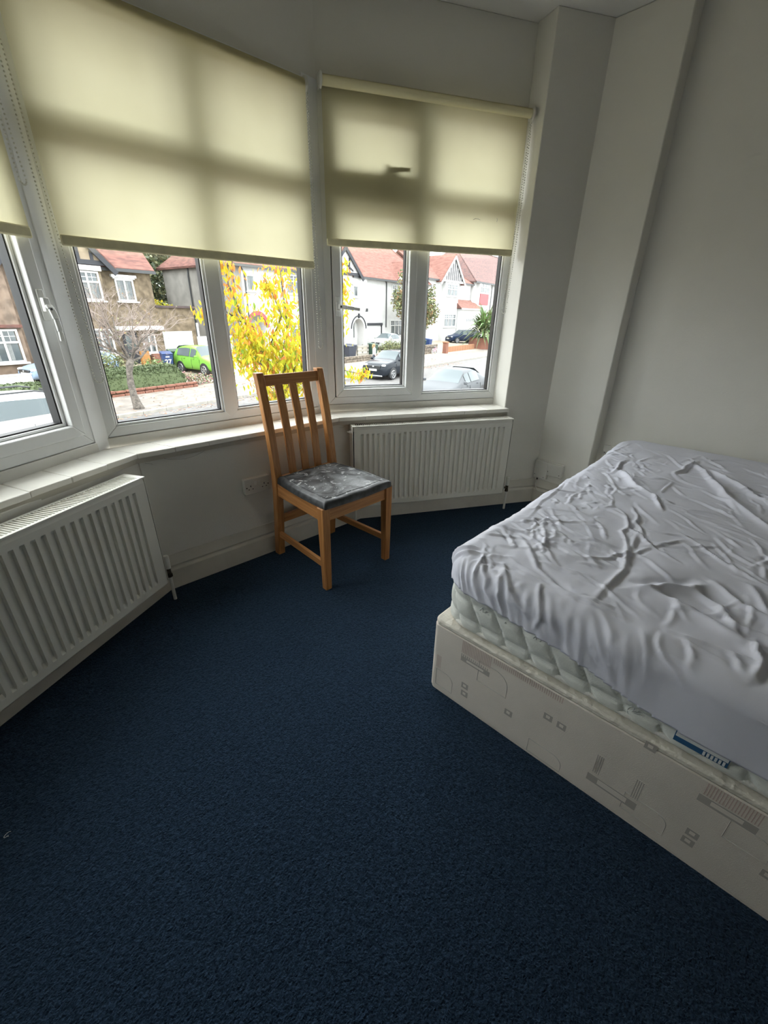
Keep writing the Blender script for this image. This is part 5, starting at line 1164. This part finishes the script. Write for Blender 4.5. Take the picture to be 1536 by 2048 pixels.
# ------------------------------------------------------------------ trees
DK = [M['leaf_dark'], M['leaf_mid'], M['leaf_olive']]
make_tree('dark_tree', 21.0, 44.0, 14, [((0, 0, 9), (4.2, 3, 5)), ((-4, 1, 8), (3.5, 3, 4.6)), ((3.4, 0, 7), (3.2, 3, 4)), ((-1, 0, 4.6), (4.5, 2.5, 3.6)), ((1, 0, 2.6), (4, 2, 2.5))], DK, .34, 9000, 'tall dark woodland tree behind the flat roofed garage', group='trees behind the houses')
make_tree('dark_tree', 29.0, 50.0, 15, [((0, 0, 9), (5, 3, 5.5)), ((-4, 0, 7), (4, 3, 4.5))], DK, .36, 6000, 'tall dark woodland tree behind the red arched house', group='trees behind the houses')
make_tree('dark_tree', 14.5, 47.0, 15, [((0, 0, 9), (4.6, 3, 5.5)), ((4, 0, 6), (3.4, 3, 4))], DK, .36, 7000, 'tall dark woodland tree behind the brown house', group='trees behind the houses')
make_tree('dark_tree', 19.6, 38.0, 7, [((0, 0, 4.2), (2.6, 1.5, 3.0)), ((-1.6, 0, 2.4), (2.2, 1.4, 2.6)), ((1.7, 0, 2.4), (2.0, 1.4, 2.6))], DK, .20, 5000, 'dense dark evergreen between the brown house and the red arched house', group='trees behind the houses')
make_tree('far_tree', 60.0, 58.0, 15.5, [((0, 0, 12.5), (3, 2, 2.6)), ((4.0, 0, 11.5), (2.2, 2, 2))], [M['leaf_olive'], M['leaf_mid']], .28, 1600, 'distant tree top between the white gabled houses', group='trees behind the houses')
GT = [M['leaf_olive'], M['leaf_pale'], M['leaf_mid'], M['leaf_rust'], M['leaf_pale']]
make_tree('small_street_tree', 42.6, 25.4, 5.6, [((0, 0, 4.0), (2.1, 1.4, 1.9)), ((-2.6, 0, 4.0), (1.9, 1.2, 1.5)), ((1.9, 0, 3.4), (1.6, 1.2, 1.4)), ((-.2, 0, 6.0), (1.0, .9, 1.4)), ((-.5, 0, 2.4), (1.9, 1.2, 1.1)), ((2.3, 0, 5.2), (.7, .6, 1.0)), ((-4.0, 0, 4.6), (1.0, .8, 1.2)), ((-3.6, 0, 6.2), (.5, .5, 1.0))], GT, .15, 6500, 'grey green tree thinning in autumn before the striped gable house', trunk=.14)

# bare pollarded street tree on the far pavement
bt = sthing('bare_street_tree', 8.04, 17.25, 'bare knobbly street tree on the far pavement before the hedge', 'tree'); rr = random.Random(9)
mb = MB(); tp = [(0, 0, -.1), (-.03, 0, .12), (-.08, .02, .5), (-.10, 0, .95), (-.05, .02, 1.35), (.02, 0, 1.62), (.10, 0, 1.80)]; mb.tube(tp, [.24, .17, .125, .12, .10, .13, .11], 12); mb.build('trunk', M['bark'], bt, smooth=True)
main = MB(); tw = MB(); buds = []
def grow(p, d, L_, r, lev):
    q = p; path = [p]; n = 4
    for k in range(n):
        d = d+np.array([rr.gauss(0, .16), rr.gauss(0, .16), rr.gauss(.02, .12)]); d /= np.linalg.norm(d); q = q+d*L_/n; path.append(q)
    (main if lev == 0 else tw).tube(path, [r*(1-.75*k/n) for k in range(n+1)], 6 if lev == 0 else 3, caps=False)
    if lev < 3:
        for _ in range((7, 6, 5)[lev]):
            k = rr.randrange(1, n+1); dd = d+np.array([rr.gauss(0, .6), rr.gauss(0, .6), rr.gauss(.05, .5)]); grow(path[k], dd/np.linalg.norm(dd), L_*rr.uniform(.4, .65), r*.45, lev+1)
    if lev == 3 and rr.random() < .10: buds.append(path[-1])
for d, L_ in (((-1, 0, .75), 1.5), ((-.55, .3, 1.0), 1.7), ((-.1, -.2, 1.2), 1.8), ((.35, .3, 1.1), 1.7), ((.8, 0, .75), 1.6), ((1.2, .1, .40), 1.7), ((-.9, .4, 1.1), 1.4), ((.6, -.4, 1.0), 1.4), ((.2, .1, 1.3), 1.6)):
    d = np.array(d, float); grow(np.array([.08, 0, 1.72]), d/np.linalg.norm(d), L_, .050, 0)
main.build('boughs', M['bark'], bt, smooth=True); tag(tw.build('twigs', M['twig'], bt, fix=False), kind='stuff')
mb = MB(); leaves(mb, buds, .04, 3, rr); tag(mb.build('last_leaves', [M['leaf_rust'], M['leaf_pale'], M['leaf_olive']], bt, fix=False), kind='stuff')

# yellow autumn tree just outside the window: boughs, 300 separate leaves and the rest joined
yt = sthing('yellow_tree', 6.0, 6.6, 'yellow autumn tree with drooping leaves just outside the middle window', 'tree'); rr = random.Random(17)
gy = gz(6.6); o0 = np.array([6.0, 6.6, gy])
# branch lines in street coordinates (u, v, z)
BR = [([(6.1, 6.9, gy), (6.0, 6.75, -1.2), (5.95, 6.7, -.35), (6.05, 6.65, .25)], .085, .0, 0),
      ([(6.0, 6.7, -.2), (5.55, 6.6, .45), (5.05, 6.55, 1.25), (4.85, 6.5, 1.65), (4.78, 6.5, 2.15)], .035, .17, 190), ([(5.05, 6.55, 1.1), (4.75, 6.5, 1.25), (4.45, 6.45, 1.22), (4.15, 6.4, 1.32)], .014, .09, 60),
      ([(6.05, 6.65, .2), (6.15, 6.6, 1.0), (6.10, 6.6, 1.55), (6.05, 6.6, 2.25)], .035, .24, 230), ([(5.55, 6.6, .5), (5.75, 6.3, 1.2), (5.55, 6.3, 1.60), (5.40, 6.3, 1.80)], .02, .15, 130),
      ([(6.0, 6.7, .05), (6.6, 6.5, .75), (7.1, 6.4, 1.15), (7.25, 6.4, 1.55)], .03, .22, 220), ([(6.0, 6.7, -.1), (6.8, 6.6, .35), (7.4, 6.6, .65), (7.7, 6.6, 1.1), (7.82, 6.6, 1.75), (7.80, 6.6, 2.3)], .03, .13, 230),
      ([(6.0, 6.7, -.1), (6.7, 6.5, .10), (7.5, 6.4, .12), (8.1, 6.4, -.02), (8.35, 6.4, .05)], .025, .11, 130), ([(5.95, 6.7, -.2), (5.4, 6.4, .3), (5.0, 6.3, .55), (4.78, 6.3, .62)], .022, .22, 220),
      ([(6.0, 6.6, .0), (5.6, 6.2, .55), (5.5, 6.0, .85)], .02, .28, 300), ([(6.0, 6.6, .0), (6.2, 6.2, .6), (6.5, 6.0, .8)], .02, .28, 280), ([(6.0, 6.6, .0), (5.75, 6.2, -.02), (5.35, 6.1, -.08), (5.15, 6.1, -.05)], .018, .13, 120), ([(6.0, 6.6, .1), (6.3, 6.1, .15), (6.7, 6.0, .35)], .02, .26, 240),
      ([(5.3, 6.5, .6), (5.0, 6.3, .9), (4.85, 6.2, 1.0)], .018, .2, 170)]
YB = MB(); LEAF = []
for pts, r0, spread, n in BR:
    P = [np.array(p)-o0 for p in pts]; YB.tube(P, [r0*(1-.8*k/(len(P)-1)) if spread else r0*(1-.35*k/(len(P)-1)) for k in range(len(P))], 7)
    for _ in range(int(n*2.3)):
        t = rr.uniform(.12, 1)*(len(P)-1)*.999; i = int(t); p = P[i]*(1-t+i)+P[i+1]*(t-i); sp = spread*(1.15-.45*t/(len(P)-1))
        q = p+np.array([rr.gauss(0, sp*.75), rr.gauss(0, sp), rr.gauss(-.03, sp*.75)])
        wpos = SU*(q[0]+o0[0])+SV*(q[1]+o0[1]); LEAF.append((float(np.linalg.norm(np.array([wpos[0], wpos[1], q[2]+gy-EYE]))), q, q[2]+gy))
YB.build('trunk_and_boughs', M['bark'], yt, smooth=True)
def leaf_mesh(k):
    mb = MB(); w = .5
    prof = [(0, .0), (.22, .36), (.5, .48), (.75, .32), (1, 0)]; L_ = 1.0; bend = .25
    vs = []
    for t, hw in prof:
        z = -t+bend*t*t*.4; y = .22*math.sin(t*2.4); vs += [(-hw*.34, y-.05*hw, z), (0, y+.06*hw, z), (hw*.34, y-.05*hw, z)]
    fs = []
    for i in range(4): fs += [(3*i, 3*i+1, 3*i+4, 3*i+3), (3*i+1, 3*i+2, 3*i+5, 3*i+4)]
    return vs, fs
LV, LF = leaf_mesh(0); protos = []
LEAF.sort(key=lambda a: a[0]); stuffm = MB(); lv = np.array(LV)
def leafcol(zabs, q):
    r = rr.random(); edge = abs(q[0])/1.6
    if zabs > 1.45: return rr.choice([0, 0, 2, 3, 0, 1])
    if r < .30+.2*(1-min(edge, 1)): return 1
    if r < .78: return 0
    return rr.choice([2, 3, 4, 2, 0])
cnt = 0
for dist, q, za in LEAF:
    s = rr.uniform(.085, .145); rx, ry, rz = rr.gauss(0, .45), rr.gauss(0, .45), rr.uniform(0, 6.28); c = leafcol(za, q)
    if cnt < 300:
        if len(protos) <= c or True:
            key = next((p for p in protos if p[0] == c), None)
            if key is None:
                mb = MB(); mb.add(LV, LF); o = mb.build('leaf', YL[c], yt, smooth=True, fix=False); protos.append((c, o)); o.location = q; o.rotation_euler = (rx, ry, rz); o.scale = (s, s, s)
            else: share(key[1], 'leaf', yt, q, (rx, ry, rz), (s, s, s))
        cnt += 1
    else:
        Rm = np.array(Matrix.Rotation(rz, 3, 'Z') @ Matrix.Rotation(ry, 3, 'Y') @ Matrix.Rotation(rx, 3, 'X')); stuffm.cur = c; stuffm.add((lv*s)@Rm.T+q, LF)
tag(stuffm.build('further_leaves', YL, yt, smooth=True, fix=False), kind='stuff')

# ------------------------------------------------------------------ person and bicycle
def make_person(u, v):
    root = sthing('person', u, v, 'person with long fair hair in a white top standing behind the black car', 'person', rot=.4)
    J = {'pelvis': (0, 0, .86, .115, .095), 'waist': (0, 0, 1.00, .105, .08), 'chest': (0, .01, 1.20, .125, .085), 'neckb': (0, .01, 1.34, .06, .05), 'neck': (0, .0, 1.40, .042, .045), 'head': (0, -.01, 1.50, .070, .082), 'crown': (0, 0, 1.575, .055, .065),
         'shl': (-.155, .01, 1.31, .05, .05), 'ell': (-.20, .03, 1.06, .038, .038), 'wrl': (-.17, -.10, .88, .026, .026), 'hal': (-.16, -.13, .82, .030, .016), 'shr': (.155, .01, 1.31, .05, .05), 'elr': (.20, .03, 1.06, .038, .038), 'wrr': (.17, -.08, .87, .026, .026), 'har': (.16, -.10, .80, .030, .016),
         'hpl': (-.085, 0, .80, .085, .085), 'knl': (-.09, -.02, .46, .055, .055), 'anl': (-.09, .02, .09, .036, .036), 'tol': (-.10, -.13, .035, .035, .025), 'hpr': (.085, 0, .80, .085, .085), 'knr': (.09, -.02, .46, .055, .055), 'anr': (.09, .02, .09, .036, .036), 'tor': (.10, -.13, .035, .035, .025)}
    Ed = [('pelvis', 'waist'), ('waist', 'chest'), ('chest', 'neckb'), ('neckb', 'neck'), ('neck', 'head'), ('head', 'crown'), ('neckb', 'shl'), ('shl', 'ell'), ('ell', 'wrl'), ('wrl', 'hal'), ('neckb', 'shr'), ('shr', 'elr'), ('elr', 'wrr'), ('wrr', 'har'), ('pelvis', 'hpl'), ('hpl', 'knl'), ('knl', 'anl'), ('anl', 'tol'), ('pelvis', 'hpr'), ('hpr', 'knr'), ('knr', 'anr'), ('anr', 'tor')]
    ks = list(J); me = bpy.data.meshes.new('body'); me.from_pydata([J[k][:3] for k in ks], [(ks.index(a), ks.index(b)) for a, b in Ed], []); me.update()
    o = bpy.data.objects.new('body', me); C.objects.link(o); o.parent = root; sk = o.modifiers.new('skin', 'SKIN'); sk.use_smooth_shade = True
    for i, k in enumerate(ks): me.skin_vertices[0].data[i].radius = J[k][3:5]; me.skin_vertices[0].data[i].use_root = (k == 'pelvis')
    sb = o.modifiers.new('sub', 'SUBSURF'); sb.levels = 1; sb.render_levels = 2; me.materials.append(mat('skin_tone', (.30, .19, .14, 1), .6))
    # top and trousers follow the body
    mb = MB(); rows = []
    for z, a, b in ((.80, .155, .125), (.92, .150, .115), (1.02, .138, .105), (1.20, .160, .115), (1.31, .150, .095), (1.365, .075, .065)): rows.append([(a*math.cos(2*PI*k/16), .005+b*math.sin(2*PI*k/16), z) for k in range(17)])
    mb.grid(rows)
    for s in (-1, 1): mb.tube([(s*.13, .01, 1.32), (s*.185, .02, 1.18), (s*.205, .03, 1.05), (s*.185, -.05, .92)], [.062, .056, .050, .042], 10)
    mb.build('white_top', mat('white_top', (.48, .49, .50, 1), .8), root, smooth=True)
    mb = MB()
    for s in (-1, 1): mb.tube([(s*.07, 0, .90), (s*.088, 0, .78), (s*.092, -.02, .46), (s*.092, .02, .10)], [.105, .105, .078, .066], 12)
    mb.build('trousers', mat('trousers', (.03, .035, .05, 1), .8), root, smooth=True)
    mb = MB(); mb.ball((0, .025, 1.53), .098, 14, 10, (.95, 1.0, 1.05)); mb.tube([(0, .07, 1.55), (0, .085, 1.40), (0, .085, 1.25)], [.08, .085, .05], 10); mb.build('hair', mat('fair_hair', (.23, .155, .07, 1), .6), root, smooth=True)
    for s in (-1, 1):
        mb = MB(); mb.ball((s*.028, -.088, 1.505), .008, 6, 4); mb.build('eye', M['black_hole'], root)
        mb = MB(); mb.ball((s*.10, -.12, .03), .05, 8, 6, (.8, 1.8, .6)); mb.build('shoe', M['car_trim'], root, smooth=True)
    mb = MB(); mb.add([(-.010, -.088, 1.478), (.010, -.088, 1.478), (0, -.108, 1.480), (0, -.090, 1.512)], [(0, 1, 2), (0, 2, 3), (1, 3, 2), (0, 3, 1)]); mb.build('nose', M['skin_tone'], root)
    mb = MB(); mb.box(-.022, .022, -.092, -.085, 1.452, 1.458); mb.build('mouth', M['door_red'], root)
make_person(25.05, 18.45)
bk = sthing('bicycle', 38.3, 20.95, "small pink child's bicycle leaning before the stone wall", 'bicycle'); pk = mat('bike_pink', (.42, .20, .26, 1), .5)
for x in (-.34, .34):
    wh = empty('wheel', (x, 0, .24), 0, parent=bk); mb = MB(); mb.tube([(.22*math.cos(2*PI*k/20), 0, .22*math.sin(2*PI*k/20)) for k in range(21)], .022, 6, caps=False); mb.build('tyre', M['white_print'], wh)
    mb = MB()
    for k in range(4): a = PI*k/4; mb.tube([(-.2*math.cos(a), 0, -.2*math.sin(a)), (.2*math.cos(a), 0, .2*math.sin(a))], .006, 4)
    tag(mb.build('spokes', M['alloy'], wh), kind='stuff')
mb = MB()
for p, q in (((-.34, 0, .24), (-.02, 0, .26)), ((-.02, 0, .26), (-.12, 0, .56)), ((-.34, 0, .24), (-.10, 0, .50)), ((-.02, 0, .26), (.24, 0, .52)), ((-.10, 0, .48), (.24, 0, .52)), ((.34, 0, .24), (.22, 0, .62))): mb.tube([p, q], .02, 6)
mb.build('frame', pk, bk); mb = MB(); mb.tube([(.20, -.2, .68), (.22, 0, .62), (.20, .2, .68)], .016, 6); mb.build('handlebar', M['alloy'], bk); mb = MB(); mb.ball((-.13, 0, .58), .09, 8, 6, (1.2, .7, .4)); mb.build('saddle', M['car_trim'], bk)

# ------------------------------------------------------------------ scrap on the carpet
ts = empty('thread_scrap', (-.2747, 1.124, .001), .4, 'tiny curl of white thread lying on the navy carpet', 'thread')
mb = MB(); mb.tube([(.006*math.cos(a)*(1+.2*a), .005*math.sin(a), .003+.0006*a) for a in np.linspace(.3, 4.4, 14)], .0008, 5); mb.build('curl', M['white_print'], ts, smooth=True)
mb = MB(); mb.ball((-.003, -.005, .004), .0016, 6, 4); mb.build('knot', M['white_print'], ts, smooth=True)
